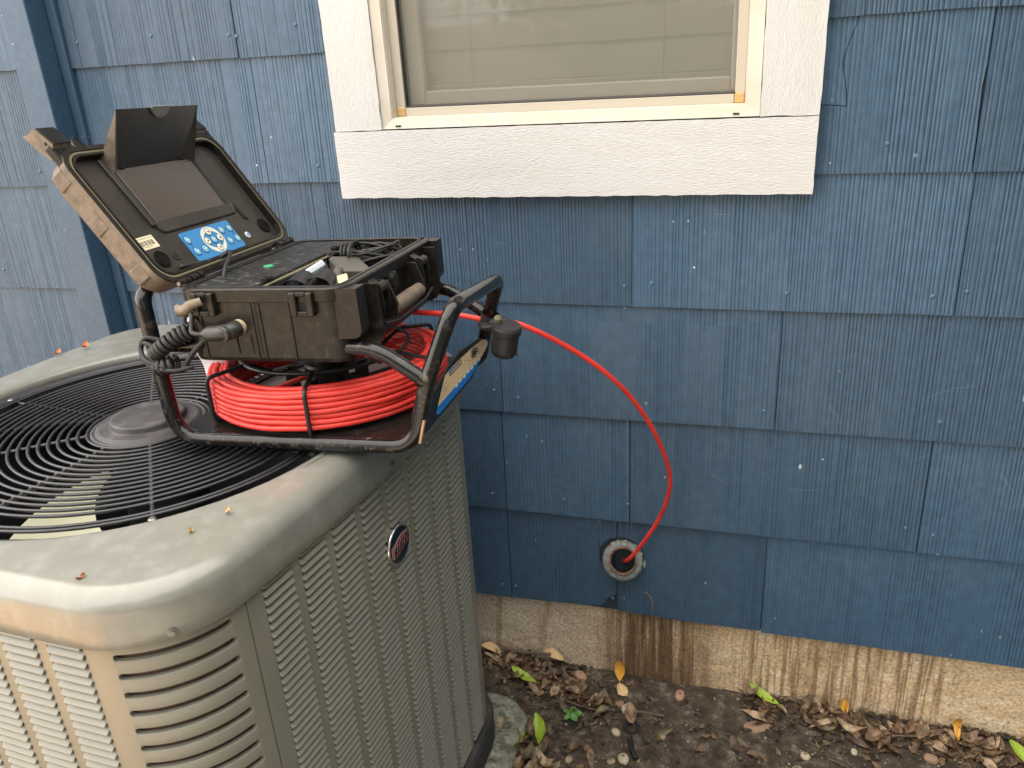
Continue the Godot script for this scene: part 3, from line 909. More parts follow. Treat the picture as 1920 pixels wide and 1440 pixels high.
func outline(o: float, y: float) -> PackedVector3Array:
	var out = PackedVector3Array()
	for q in 4:
		var B = Basis(Vector3.UP, -PI / 2 * q)
		for i in 14:
			var p = plan(lerpf(-0.309, 0.309, i / 13.0), o)
			out.append(B * Vector3(p.x, y, p.y))
		for i in range(1, 12):
			var p = corner(lerpf(3.5, 86.5, i / 12.0), o)
			out.append(B * Vector3(p.x, y, p.y))
	return out

func circle_by(loop: PackedVector3Array, c: Vector3, r: float, y: float) -> PackedVector3Array:
	var out = PackedVector3Array()
	for p in loop:
		var d = Vector3(p.x - c.x, 0, p.z - c.z).normalized()
		out.append(Vector3(c.x + d.x * r, y, c.z + d.z * r))
	return out

func ring(c: Vector3, r: float, n := 72) -> PackedVector3Array:
	var out = PackedVector3Array()
	for i in n:
		var g = TAU * i / n
		out.append(c + Vector3(cos(g) * r, 0, sin(g) * r))
	return out

func build_unit() -> void:
	var Y = 0.185   # world heights below are measured from y = 0; the node stands on the pad at -0.185
	var A = group_node("air_conditioner", self, Transform3D(Basis(Vector3.UP, deg_to_rad(-4.9)), Vector3(-1.002, -0.185, 0.604)))
	tag(A, "olive grey outdoor air conditioner with louvered sides and black round fan grille", "air conditioner")
	var fc = Vector3(0.019, 0, 0.016)
	# cap
	var b = MB.new()
	var lp = [outline(0.004, 0.697 + Y), outline(0.009, 0.699 + Y), outline(0.0095, 0.716 + Y), outline(0.0088, 0.732 + Y)]
	for k in range(1, 8):
		var g = PI / 2 * k / 7.0
		lp.append(outline(0.0085 - 0.031 * (1.0 - cos(g)), 0.740 + 0.0300 * sin(g) + Y))
	lp.append(outline(-0.043, 0.7706 + Y))
	var base = outline(-0.043, 0.7706 + Y)
	lp.append(circle_by(base, fc, 0.394, 0.7716 + Y))
	lp.append(circle_by(base, fc, 0.388, 0.7712 + Y))
	for k in range(1, 5):
		var g = PI / 2 * k / 4.0
		lp.append(circle_by(base, fc, 0.388 - 0.014 * sin(g), 0.7572 + 0.014 * cos(g) + Y))
	lp.append(circle_by(base, fc, 0.3735, 0.742 + Y))
	lp.append(circle_by(base, fc, 0.3735, 0.728 + Y))
	b.grid(lp, true, Vector3.ZERO, Vector3(0, 0.5, 0))
	var capn = obj("cap", b, M.cap, A)
	for p in [[corner(42.0, 0.0098), 45.0, 0.709], [plan(-0.038, 0.0098), 0.0, 0.709]]:
		var q: Vector2 = p[0]
		var d = Vector3(cos(deg_to_rad(p[1])), 0, sin(deg_to_rad(p[1])))
		var X = axis(Vector3(q.x, p[2] + Y, q.y), d)
		var sb = MB.new()
		sb.lathe([Vector2(0.0062, -0.002), Vector2(0.0062, 0.001), Vector2(0.0035, 0.0015), Vector2(0.0035, 0.004), Vector2(0.0, 0.0042)], 8, X)
		obj("screw", sb, M.steel, capn)
	# hollow shell behind the louvers
	b = MB.new()
	b.grid([outline(-0.016, -0.13 + Y), outline(-0.016, 0.70 + Y)], true, Vector3.ZERO, Vector3(0, 0.4, 0))
	obj("coil_guard", b, M.recess, A)
	b = MB.new()
	bands(b, [outline(0.015, 0.0), outline(0.016, 0.058), outline(0.012, 0.070), outline(-0.01, 0.073)], [1, 1, 1])
	obj("base_pan", b, M.base_pan, A)
	# side panels: flat ribs between the louver columns on the two seen sides, plain sheets behind
	var y0 = -0.118 + Y; var y1 = 0.702 + Y
	var cols = []
	for k in 8: cols.append(0.2505 - 0.0757 * k)
	for q in 4:
		var B = Transform3D(Basis(Vector3.UP, -PI / 2 * q), Vector3.ZERO)
		b = MB.new()
		var spans = []
		if q < 2:
			var last = HALF - 0.0035
			for c in cols:
				spans.append([last, c + 0.0288]); last = c - 0.0288
			spans.append([last, -HALF + 0.0015])
		else:
			spans.append([HALF - 0.002, -HALF + 0.002])
		for s in spans:
			var rows = []
			var n = 3 if q < 2 else 14
			for i in n:
				var v = lerpf(s[0], s[1], float(i) / (n - 1))
				var p = plan(v, 0.0)
				rows.append(PackedVector3Array([Vector3(p.x, y0, p.y), Vector3(p.x, y1, p.y)]))
			b.grid(rows, false, Vector3(1, 0, 0))
			for e in [0, n - 1]:   # folded edges
				var p2: Vector3 = rows[e][0]; var p3: Vector3 = rows[e][1]
				var dirv = Vector3(0, 0, 1) if e == 0 else Vector3(0, 0, -1)
				b.face([p2, p3, p3 - Vector3(0.008, 0, 0), p2 - Vector3(0.008, 0, 0)], dirv)
		b.face([Vector3(FACE - 0.012, y0, HALF), Vector3(FACE - 0.012, y0, -HALF), Vector3(FACE, y0, -HALF), Vector3(FACE, y0, HALF)], Vector3.DOWN)
		obj("side_panel", b, M.cabinet, A, B)
	# louvers
	var p = 0.01315
	var prof = [[-0.0100, 0.92], [-0.0045, 0.80], [0.0018, 0.40], [0.0044, 0.20], [0.0046, 0.08], [0.0030, 0.02], [-0.0040, 0.06], [-0.0090, 0.10]]
	var lm = MB.new()
	var st = [[0.0287, 0.1], [0.0280, 0.7], [0.0262, 1.0], [-0.0275, 1.0], [-0.0284, 0.85], [-0.0287, 0.3]]
	var rows2 = []
	for s in st:
		var r = PackedVector3Array()
		for q in prof:
			var o: float = q[0]
			o = (o if o < 0.0 else o * s[1]) + (1.0 - s[1]) * (0.0004 if o < 0.0 and q[1] > 0.5 else 0.0) 
			r.append(Vector3(o, q[1] * p, s[0]))
		rows2.append(r)
	lm.grid(rows2, false, Vector3(1, 0.2, 0))
	var lmesh = lm.done()
	var spots = []
	var eye = Vector3(0, 1.309, 1.642)
	for q in 2:
		for c in cols:
			for k in 61:
				var y = 0.6885 - p * k
				var pt = plan(c, 0.0)
				var nrm = Vector3(1, 0, c / 5.0).normalized()
				var L = Transform3D(Basis(Vector3.UP, -PI / 2 * q), Vector3.ZERO) * Transform3D(Basis(nrm, Vector3.UP, nrm.cross(Vector3.UP)), Vector3(pt.x, y + Y, pt.y))
				var w = A.transform * L.origin
				var far = eye.distance_to(w)
				if q == 1 and (c > -0.12 or y < 0.42): far += 5.0
				spots.append([far, L])
	spots.sort_custom(func(x, z): return x[0] < z[0])
	for i in 300:
		put("louver", lmesh, M.cabinet, A, spots[i][1])
	var mm = MultiMesh.new()
	mm.transform_format = MultiMesh.TRANSFORM_3D; mm.mesh = lmesh; mm.instance_count = spots.size() - 300
	for i in range(300, spots.size()):
		mm.set_instance_transform(i - 300, spots[i][1])
	var mi = MultiMeshInstance3D.new()
	mi.name = "louvers_below"; mi.multimesh = mm; mi.material_override = M.cabinet; mi.set_meta("kind", "stuff")
	A.add_child(mi, true)
	# corner posts with their horizontal slots and the coil fins behind
	var pitch = 0.0283; var hh = 0.0046
	var gs = [4.2, 8.0, 11.5]
	var ga = 13.5; var gb = 71.6
	for k in 7: gs.append(ga + 1.9 * (1.0 - cos(PI / 2 * k / 6.0)))
	for k in range(1, 14): gs.append(lerpf(ga + 1.9, gb - 1.9, k / 14.0))
	for k in 7: gs.append(gb - 1.9 + 1.9 * sin(PI / 2 * k / 6.0))
	gs.append_array([74.0, 79.0, 85.8])
	var open = func(g: float) -> float:
		if g <= ga or g >= gb: return 0.0
		var e = minf(g - ga, gb - g)
		return hh if e >= 1.9 else hh * sqrt(maxf(0.0, 1.0 - pow(1.0 - e / 1.9, 2.0)))
	b = MB.new()
	var yt = 0.702
	var yb = 0.0
	for k in 29:
		var yc = 0.679 - pitch * k
		yb = yc - pitch / 2
		var up = []; var dn = []; var lu = []; var ld = []
		for g in gs:
			var h: float = open.call(g)
			var e = corner(g, 0.0); var f = corner(g, -0.0012 if h > 0.0 else 0.0); var d = corner(g, -0.007)
			up.append(PackedVector3Array([Vector3(e.x, yt + Y, e.y), Vector3(e.x, yc + h + (0.0012 if h > 0.0 else 0.0) + Y, e.y), Vector3(f.x, yc + h + Y, f.y)]))
			dn.append(PackedVector3Array([Vector3(f.x, yc - h + Y, f.y), Vector3(e.x, yc - h - (0.0012 if h > 0.0 else 0.0) + Y, e.y), Vector3(e.x, yb + Y, e.y)]))
			if h > 0.0 or is_equal_approx(g, ga) or is_equal_approx(g, gb):
				lu.append(PackedVector3Array([Vector3(f.x, yc + h + Y, f.y), Vector3(d.x, yc + h + Y, d.y)]))
				ld.append(PackedVector3Array([Vector3(f.x, yc - h + Y, f.y), Vector3(d.x, yc - h + Y, d.y)]))
		b.grid(up, false, Vector3(1, 0, 1)); b.grid(dn, false, Vector3(1, 0, 1))
		b.grid(lu, false, Vector3.DOWN); b.grid(ld, false, Vector3.UP)
		yt = yb
	var rest = []
	for g in gs:
		var e = corner(g, 0.0)
		rest.append(PackedVector3Array([Vector3(e.x, yb + Y, e.y), Vector3(e.x, -0.118 + Y, e.y)]))
	b.grid(rest, false, Vector3(1, 0, 1))
	var post = b.done()
	b = MB.new()
	var fr = []
	for i in 13:
		var e = corner(lerpf(6, 84, i / 12.0), -0.0095)
		fr.append(PackedVector3Array([Vector3(e.x, -0.12 + Y, e.y), Vector3(e.x, 0.70 + Y, e.y)]))
	b.grid(fr, false, Vector3(1, 0, 1))
	for i in b.v.size(): b.u[i] = Vector2(floor(i / 2.0) / 12.0 * 11.0, 0.5)
	var fins = b.done()
	for q in 4:
		var T = Transform3D(Basis(Vector3.UP, -PI / 2 * q), Vector3.ZERO)
		var po = put("corner_post", post, M.cabinet, A, T)
		put("coil_fins", fins, M.fins, po)
	# badge
	var bp = plan(-0.033, 0.0035)
	var BX = Transform3D(Basis(Vector3(0, 0, -1), Vector3.UP, Vector3(1, 0, 0)), Vector3(bp.x, 0.560 + Y, bp.y))
	var bd = lt("badge", [Vector2(0.0355, -0.003), Vector2(0.0365, 0.002), Vector2(0.0360, 0.0045), Vector2(0.0340, 0.0055), Vector2(0.0325, 0.0045)], 48, BX * Transform3D(Basis(Vector3(1, 0, 0), Vector3(0, 0, 1), Vector3(0, -1, 0)), Vector3.ZERO), M.chrome, A, true)
	lt("badge_face", [Vector2(0.0328, 0.0036), Vector2(0.032, 0.0046), Vector2(0.0, 0.0048)], 40, BX * Transform3D(Basis(Vector3(1, 0, 0), Vector3(0, 0, 1), Vector3(0, -1, 0)), Vector3.ZERO), M.badge, bd)
	var wave = func(t: float, side: float, grow: float) -> Vector2:   # the swoosh behind the lettering
		var x = lerpf(-0.0255 - grow, 0.0255 + grow, t)
		return Vector2(x, 0.0055 * sin((t - 0.5) * PI * 1.5) + side * (0.0085 + grow + 0.0045 * sin(PI * clampf(t * (1.25 if side > 0 else 1.25) - (0.0 if side > 0 else 0.25), 0, 1))))
	for layer in [[0.0016, 0.0, M.badge_line, "badge_outline"], [0.0006, 0.0004, M.badge_red, "badge_band"]]:
		var poly = PackedVector2Array()
		for i in 21: poly.append(wave.call(i / 20.0, 1.0, layer[0]))
		for i in 21: poly.append(wave.call(1.0 - i / 20.0, -1.0, layer[0]))
		b = MB.new()
		b.prism(poly, 0.0046 + layer[1], 0.0054 + layer[1], BX)
		obj(layer[3], b, layer[2], bd)
	var font = SystemFont.new(); font.font_names = PackedStringArray(["Droid Sans"]); font.font_weight = 700
	for layer in [[0.0007, M.badge_line, 0.0], [0.0004, M.badge, 0.0006]]:
		var xs = -0.0205
		for i in 4:
			var tm = TextMesh.new()
			tm.text = "RUUD"[i]; tm.font = font; tm.font_size = 32; tm.pixel_size = 0.00056 if layer[2] > 0.0 else 0.00062; tm.depth = 0.0006
			var c = Vector3(-0.0185 + i * 0.0123, 0.0046 * sin((i - 1.5) / 3.0 * PI * 1.2), 0.0062 + layer[2])
			put("lettering", tm, layer[1], bd, BX * Transform3D(Basis(Vector3(1, 0.16, 0), Vector3(0.18, 1.15, 0), Vector3(0, 0, 1)), c))
	# fan guard
	var G = group_node("fan_grille", A, Transform3D(Basis(), fc + Vector3(0, 0.757 + Y, 0)))
	var radii = []
	for k in 17: radii.append(0.0985 + 0.01465 * k)
	radii[16] = 0.3415
	radii[15] = 0.3325
	for r in radii:
		tb("grille_ring", ring(Vector3.ZERO, r, 96), 0.0027, M.wire, G, 7, true)
	lt("grille_rim", [Vector2(0.3545, -0.022), Vector2(0.3545, -0.008), Vector2(0.3575, -0.0015), Vector2(0.366, 0.0008), Vector2(0.3725, 0.0), Vector2(0.3725, -0.02)], 96, Transform3D(), M.wire, G, true)
	for k in 8:
		var g = deg_to_rad(45.4 + 45.5 * k)
		var d = Vector3(cos(g), 0, sin(g))
		var sb = MB.new()
		sb.tube(PackedVector3Array([d * 0.085 + Vector3(0, -0.004, 0), d * 0.345 + Vector3(0, -0.0042, 0)]), 0.0033, 8)
		for r in radii:   # weld at each crossing
			sb.lathe([Vector2(0.0, -0.0035), Vector2(0.0042, -0.002), Vector2(0.0046, 0.0), Vector2(0.003, 0.002), Vector2(0.0, 0.0026)], 7, Transform3D(Basis(), d * r + Vector3(0, -0.0012, 0)), true)
		sb.tube(PackedVector3Array([d * 0.338 + Vector3(0, -0.004, 0), d * 0.352 + Vector3(0, -0.005, 0)]), 0.0055, 8)
		obj("spoke", sb, M.wire, G)
		lt("clip_screw", [Vector2(0.0058, -0.006), Vector2(0.0058, 0.0005), Vector2(0.004, 0.002), Vector2(0.0, 0.0024)], 8, Transform3D(Basis(), d * 0.3535), M.steel, G)
	var hub = lt("hub_plate", [Vector2(0.094, -0.004), Vector2(0.0945, 0.000), Vector2(0.091, 0.002), Vector2(0.087, 0.0005), Vector2(0.084, 0.003), Vector2(0.080, 0.0055), Vector2(0.064, 0.0062), Vector2(0.0625, 0.0072), Vector2(0.0610, 0.0150), Vector2(0.0590, 0.0170), Vector2(0.056, 0.0178), Vector2(0.0, 0.0184)], 64, Transform3D(), M.hub, G, false)
	# inside: drum, motor, fan
	b = MB.new()
	bands(b, [ring(fc + Vector3(0, 0.735 + Y, 0), 0.373, 64), ring(fc + Vector3(0, 0.36 + Y, 0), 0.373, 64)], [-1])
	b.lathe([Vector2(0.374, 0.36 + Y), Vector2(0.0, 0.36 + Y)], 64, Transform3D(Basis(), fc))
	obj("drum", b, M.motor, A)
	lt("motor", [Vector2(0.0, 0.42 + Y), Vector2(0.066, 0.42 + Y), Vector2(0.070, 0.44 + Y), Vector2(0.070, 0.725 + Y), Vector2(0.05, 0.748 + Y)], 32, Transform3D(Basis(), fc), M.motor, A)
	for k in 3:
		b = MB.new()
		var rows = []
		for i in 9:
			var r = PackedVector3Array()
			for j in 9:
				var rad = lerpf(0.085, 0.36, j / 8.0)
				var a0 = deg_to_rad(86.0 + 120.0 * k - 35.0 * j / 8.0); var a1 = deg_to_rad(116.0 + 120.0 * k - 34.0 * j / 8.0)
				var g = lerpf(a0, a1, i / 8.0)
				r.append(fc + Vector3(cos(g) * rad, 0.715 + Y - 0.016 * i / 8.0 - 0.006 * sin(PI * i / 8.0), sin(g) * rad))
			rows.append(r)
		b.grid(rows, false, Vector3.UP)
		obj("fan_blade", b, M.blade_lit if k == 0 else M.motor, A)  # one blade painted pale as lit, the other two dark as shaded

# ------------------------------------------------------------------ pipe inspection reel
func label_print() -> ImageTexture:   # the plate's sticker: blue surround, cream field, black logo bar, small print, a sketch of the machine
	var W = 320; var Hh = 112
	var im = Image.create(W, Hh, false, Image.FORMAT_RGB8)
	var cream = Color(0.86, 0.75, 0.58); var blue = Color(0.07, 0.42, 0.72)
	im.fill(blue)
	var r = RandomNumberGenerator.new(); r.seed = 5
	for j in Hh:
		for i in W:
			var top = 20.0 + 4.0 * sin(i * 0.02)
			if i > 18 and i < 306 and j > top and j < 88:
				im.set_pixel(i, j, cream.darkened(r.randf() * 0.06))
	im.fill_rect(Rect2i(92, 26, 66, 17), Color(0.06, 0.05, 0.06))
	im.fill_rect(Rect2i(95, 29, 60, 11), Color(0.72, 0.66, 0.58))
	for k in 5:   # logo letters read only as strokes
		im.fill_rect(Rect2i(98 + k * 11, 31, 3, 7), Color(0.06, 0.05, 0.07)); im.fill_rect(Rect2i(102 + k * 11, 31, 4, 2), Color(0.35, 0.04, 0.05))
	for k in 9:
		var w = r.randi_range(38, 62)
		for i in w:
			if r.randf() < 0.7: im.set_pixel(24 + i, 46 + k * 4, Color(0.25, 0.20, 0.15))
	for k in 260:   # worn grey patch and the black sketch at the far end
		var p = Vector2(228 + r.randfn(0.0, 1.0) * 11, 50 + r.randfn(0.0, 1.0) * 9)
		im.fill_rect(Rect2i(int(p.x), int(p.y), r.randi_range(2, 5), r.randi_range(1, 3)), Color(0.08, 0.08, 0.09))
	for k in 90:
		im.fill_rect(Rect2i(int(190 + r.randfn(0.0, 1.0) * 20), int(52 + r.randfn(0.0, 1.0) * 10), 2, 1), Color(0.42, 0.36, 0.26))
	for k in 7:
		im.fill_rect(Rect2i(108 + k * 22, 84 - (k % 2) * 2, 12, 10), Color(0.80, 0.84, 0.85))
	for k in 46:
		im.fill_rect(Rect2i(108 + k * 3, 80, 2, 2), Color(0.5, 0.12, 0.10) if k % 2 else cream)
	return ImageTexture.create_from_image(im)

func barcode_print() -> ImageTexture:
	var im = Image.create(160, 72, false, Image.FORMAT_RGB8)
	im.fill(Color(0.88, 0.85, 0.72))
	var r = RandomNumberGenerator.new(); r.seed = 8
	var x = 18
	while x < 142:
		var w = r.randi_range(1, 4)
		im.fill_rect(Rect2i(x, 24, w, 28), Color(0.08, 0.07, 0.06))
		x += w + r.randi_range(1, 4)
	for row in [[8, 12, 150, 6], [57, 44, 118, 5]]:
		x = row[1]
		while x < row[2]:
			im.fill_rect(Rect2i(x, row[0], 2, row[3]), Color(0.2, 0.18, 0.14)); im.fill_rect(Rect2i(x, row[0] + (r.randi() % 3) * 2, 4, 1), Color(0.2, 0.18, 0.14))
			x += r.randi_range(5, 7)
	return ImageTexture.create_from_image(im)

func winding_path(c: Vector3, r: float, sd: int) -> PackedVector3Array:
	var f = FastNoiseLite.new(); f.seed = sd; f.frequency = 0.35
	var out = PackedVector3Array()
	for i in 80:
		var g = TAU * i / 80
		var w = Vector2(cos(g), sin(g))
		out.append(c + Vector3(w.x, 0, w.y) * (r + 0.0016 * f.get_noise_2d(w.x * 4.0, w.y * 4.0)) + Vector3(0, 0.0022 * f.get_noise_2d(w.x * 4.0 + 40.0, w.y * 4.0), 0))
	return out

func build_reel() -> void:
	var RT = Transform3D(Basis.from_euler(Vector3(deg_to_rad(-2.17), deg_to_rad(3.55), deg_to_rad(0.71))), Vector3(-0.849, 0.785, 0.713))
	var R = group_node("pipe_camera_reel", self, RT)
	tag(R, "black pipe camera reel of red cable with open monitor case, on the air conditioner", "inspection camera")
	# tube frame, one closed loop
	var fp = fillet([Vector3(0, 0, 0), Vector3(0.392, 0, 0), Vector3(0.420, 0.098, 0), Vector3(0.461, 0.204, -0.022), Vector3(0.460, 0.181, -0.285), Vector3(0.424, 0.094, -0.315), Vector3(0.392, 0, -0.375), Vector3(0, 0, -0.375), Vector3(-0.012, 0.232, -0.372), Vector3(-0.012, 0.236, -0.003)], [0.045, 0.038, 0.02, 0.032, 0.028, 0.05, 0.04, 0.045, 0.035, 0.032], true)
	tb("tube_frame", fp, 0.0118, M.tube, R, 16, true)
	for s in [[-0.0105, 0.0], [-0.3645, -0.345]]:
		var e: float = s[1]
		tb("support_rail", fillet([Vector3(-0.006, 0.148, s[0]), Vector3(0.345, 0.147, s[0]), Vector3(0.421, 0.101, e - 0.002)], [0, 0.03, 0], false), 0.0112, M.tube, R, 14)
		tb("weld", PackedVector3Array([Vector3(0.412, 0.106, e - 0.001), Vector3(0.420, 0.102, e - 0.001)]), 0.0130, M.tube, R, 12)
	# base plate with clipped corners
	var b = MB.new()
	b.prism(PackedVector2Array([Vector2(0.012, 0.004), Vector2(0.378, 0.004), Vector2(0.386, -0.02), Vector2(0.386, -0.355), Vector2(0.36, -0.378), Vector2(0.02, -0.378), Vector2(0.006, -0.36), Vector2(0.004, -0.03)]), 0.0, 0.004, Transform3D(Basis(Vector3(1, 0, 0), Vector3(0, 0, 1), Vector3(0, -1, 0)), Vector3(0, 0.010, 0)))
	obj("base_plate", b, M.plastic, R)
	lt("inner_plate", [Vector2(0.168, 0.0), Vector2(0.168, 0.004), Vector2(0.0, 0.0042)], 48, Transform3D(Basis(), Vector3(0.175, 0.012, -0.19)), M.grey_plate, R)
	build_coil(R)
	build_case(R)
	build_lid(R)
	# label plate between the end uprights
	var LX = Transform3D(Basis(Vector3(0.0786, 0.0094, -0.9969), Vector3(-0.1191, 0.9929, 0.0), Vector3(0.98976, 0.11877, 0.07918)), Vector3(0.402, 0.030, -0.05))
	b = MB.new()
	b.prism(PackedVector2Array([Vector2(-0.029, -0.018), Vector2(-0.0155, -0.0185), Vector2(0.181, -0.0085), Vector2(0.206, -0.001), Vector2(0.260, 0.019), Vector2(0.284, 0.027), Vector2(0.250, 0.0405), Vector2(0.209, 0.0445), Vector2(0.152, 0.048), Vector2(0.096, 0.0405), Vector2(0.039, 0.0265), Vector2(-0.02, 0.020)]), -0.004, 0.0, LX)
	var plate = obj("label_plate", b, M.black, R)
	b = MB.new()
	var poly = PackedVector2Array([Vector2(0.018, -0.0054), Vector2(0.022, -0.0097), Vector2(0.032, -0.0110), Vector2(0.166, -0.0044), Vector2(0.195, 0.000), Vector2(0.259, 0.0165), Vector2(0.279, 0.0225), Vector2(0.282, 0.0265), Vector2(0.2687, 0.0325), Vector2(0.250, 0.0372), Vector2(0.210, 0.0385), Vector2(0.098, 0.0380), Vector2(0.076, 0.0347), Vector2(0.0626, 0.0253)])
	b.flat(poly, func(p): return LX * Vector3(p.x, p.y, 0.0012), LX.basis.z)
	for i in b.v.size(): b.u[i] = Vector2((poly[i].x - 0.014) / 0.272, 1.0 - (poly[i].y - poly[i].x * 0.05 + 0.0120) / 0.0545)
	var lm = mat(Color(1, 1, 1), 0.4); lm.albedo_texture = label_print()
	obj("printed_label", b, lm, plate)
	# paint worn to bright metal low on the right upright
	b = MB.new()
	b.tube(PackedVector3Array([Vector3(0.4045, 0.010, 0.0075), Vector3(0.4085, 0.024, 0.0085), Vector3(0.4145, 0.046, 0.0080)]), 0.0028, 7)
	obj("bare_wire", b, mat(lin(0.42, 0.28, 0.17), 0.4, 0.6), R)
	# cable guide clamped to the far upright
	var gd = group_node("cable_guide", R)
	var gx = axis(Vector3(0.464, 0.052, -0.270), Vector3(0.20, 1.0, 0.10))
	lt("guide_cup", [Vector2(0.0, 0.0), Vector2(0.019, 0.001), Vector2(0.0225, 0.010), Vector2(0.0232, 0.040), Vector2(0.0255, 0.042), Vector2(0.0265, 0.052), Vector2(0.024, 0.057), Vector2(0.0, 0.058)], 28, gx, M.rubber, gd)
	for k in 7:
		var g = k * 0.9 + 0.2
		bx("guide_slit", gx * Vector3(cos(g) * 0.0222, 0.015 + 0.003 * (k % 3), sin(g) * 0.0222), Vector3(0.0016, 0.020 + 0.006 * (k % 2), 0.003), 0, M.dark, gd, Basis(Vector3.UP, -g))
	lt("guide_strap", [Vector2(0.0165, -0.012), Vector2(0.0172, -0.012), Vector2(0.0172, 0.014), Vector2(0.0165, 0.014)], 24, axis(Vector3(0.436, 0.105, -0.296), Vector3(0.35, 0.9, 0.1)), M.rubber, gd)
	bx("guide_block", Vector3(0.455, 0.102, -0.285), Vector3(0.034, 0.022, 0.022), 0.004, M.rubber, gd, Basis(Vector3.UP, 0.4))
	lt("thumb_screw", [Vector2(0.0, 0.0), Vector2(0.007, 0.001), Vector2(0.0075, 0.012), Vector2(0.004, 0.016), Vector2(0.0, 0.017)], 7, axis(Vector3(0.458, 0.108, -0.268), Vector3(0.2, 1, 0.3)), M.olive_seal, gd)
	bx("zip_tie", Vector3(0.452, 0.104, -0.276), Vector3(0.05, 0.006, 0.03), 0.002, M.rubber, gd, Basis(Vector3.UP, 0.35))
	# the red push cable: from the coil behind the case, through the guide, down into the pipe
	var inv = RT.affine_inverse()
	var wp = []
	for q in [[-0.66, 0.87, 0.330], [-0.62, 0.892, 0.375], [-0.569, 0.900, 0.400], [-0.484, 0.897, 0.400], [-0.419, 0.881, 0.385], [-0.376, 0.874, 0.375], [-0.295, 0.813, 0.330], [-0.227, 0.734, 0.280], [-0.180, 0.634, 0.220], [-0.151, 0.524, 0.160], [-0.145, 0.439, 0.120], [-0.167, 0.340, 0.080], [-0.206, 0.252, 0.058], [-0.2425, 0.186, 0.038], [-0.261, 0.156, 0.010], [-0.270, 0.136, -0.03], [-0.276, 0.112, -0.075]]:
		wp.append(inv * Vector3(q[0], q[1], q[2]))
	tb("push_cable", spline(wp, 10), 0.0047, M.red, R, 10)
	# coiled lead from the plug round the left upright
	build_lead(R)

func build_coil(R: Node3D) -> void:
	var C = group_node("cable_coil", R, Transform3D(Basis(), Vector3(0.180, 0.0, -0.19)))
	for l in 4:
		for k in 7:
			var r = 0.1945 - 0.0088 * l + rng.randf_range(-0.001, 0.001)
			tb("winding", winding_path(Vector3(0.001 * sin(k * 2.1), 0.0240 + 0.0082 * k + (0.0026 if l % 2 else 0.0), 0.001 * cos(k * 1.7)), r, l * 8 + k), 0.00455, M.red, C, 9, true)
	# stray turns lying inside
	tb("winding", spline([Vector3(-0.09, 0.03, 0.06), Vector3(-0.02, 0.05, 0.03), Vector3(0.05, 0.065, -0.04), Vector3(0.12, 0.08, -0.10), Vector3(0.155, 0.085, -0.06)], 8), 0.0045, M.red, C, 8)
	# wire cage: a ring inside and hoops that come out over the turns and down
	var cr = 0.140
	tb("cage_ring", ring(Vector3(-0.004, 0.0905, 0.0), cr, 64), 0.0034, M.black, C, 8, true)
	tb("cage_ring", ring(Vector3(0.0, 0.017, 0.0), 0.15, 64), 0.003, M.black, C, 8, true)
	for g in [-168.0, 75.0, 132.0, 12.0, -50.0, -110.0]:
		var d = Vector3(cos(deg_to_rad(g)), 0, sin(deg_to_rad(g)))
		tb("cage_hoop", fillet([d * 0.10 + Vector3(0, 0.07, 0), d * 0.138 + Vector3(0, 0.0915, 0), d * 0.2045 + Vector3(0, 0.0845, 0), d * 0.2035 + Vector3(0, 0.013, 0), d * 0.150 + Vector3(0, 0.013, 0)], [0, 0.012, 0.012, 0.010, 0]), 0.0034, M.black, C, 8)
	var H = lt("hub", [Vector2(0.0, 0.012), Vector2(0.03, 0.012), Vector2(0.03, 0.052), Vector2(0.043, 0.054), Vector2(0.044, 0.062), Vector2(0.041, 0.066), Vector2(0.028, 0.068), Vector2(0.030, 0.135)], 32, Transform3D(Basis(), Vector3(0.007, 0, 0)), M.black, R, false)
	H.position = Vector3(0.172, 0, -0.19)
	for k in 5:
		var g = deg_to_rad(20.0 + 72.0 * k)
		bx("hub_bracket", Vector3(0.175 + cos(g) * 0.062, 0.032, -0.19 + sin(g) * 0.062), Vector3(0.022, 0.036, 0.014), 0.002, M.black, R, Basis(Vector3.UP, -g))
	for k in 4:
		var g = deg_to_rad(35.0 + 90.0 * k)
		bx("hub_arm", Vector3(0.175 + cos(g) * 0.10, 0.019, -0.19 + sin(g) * 0.10), Vector3(0.11, 0.003, 0.008), 0.001, M.black, R, Basis(Vector3.UP, -g))

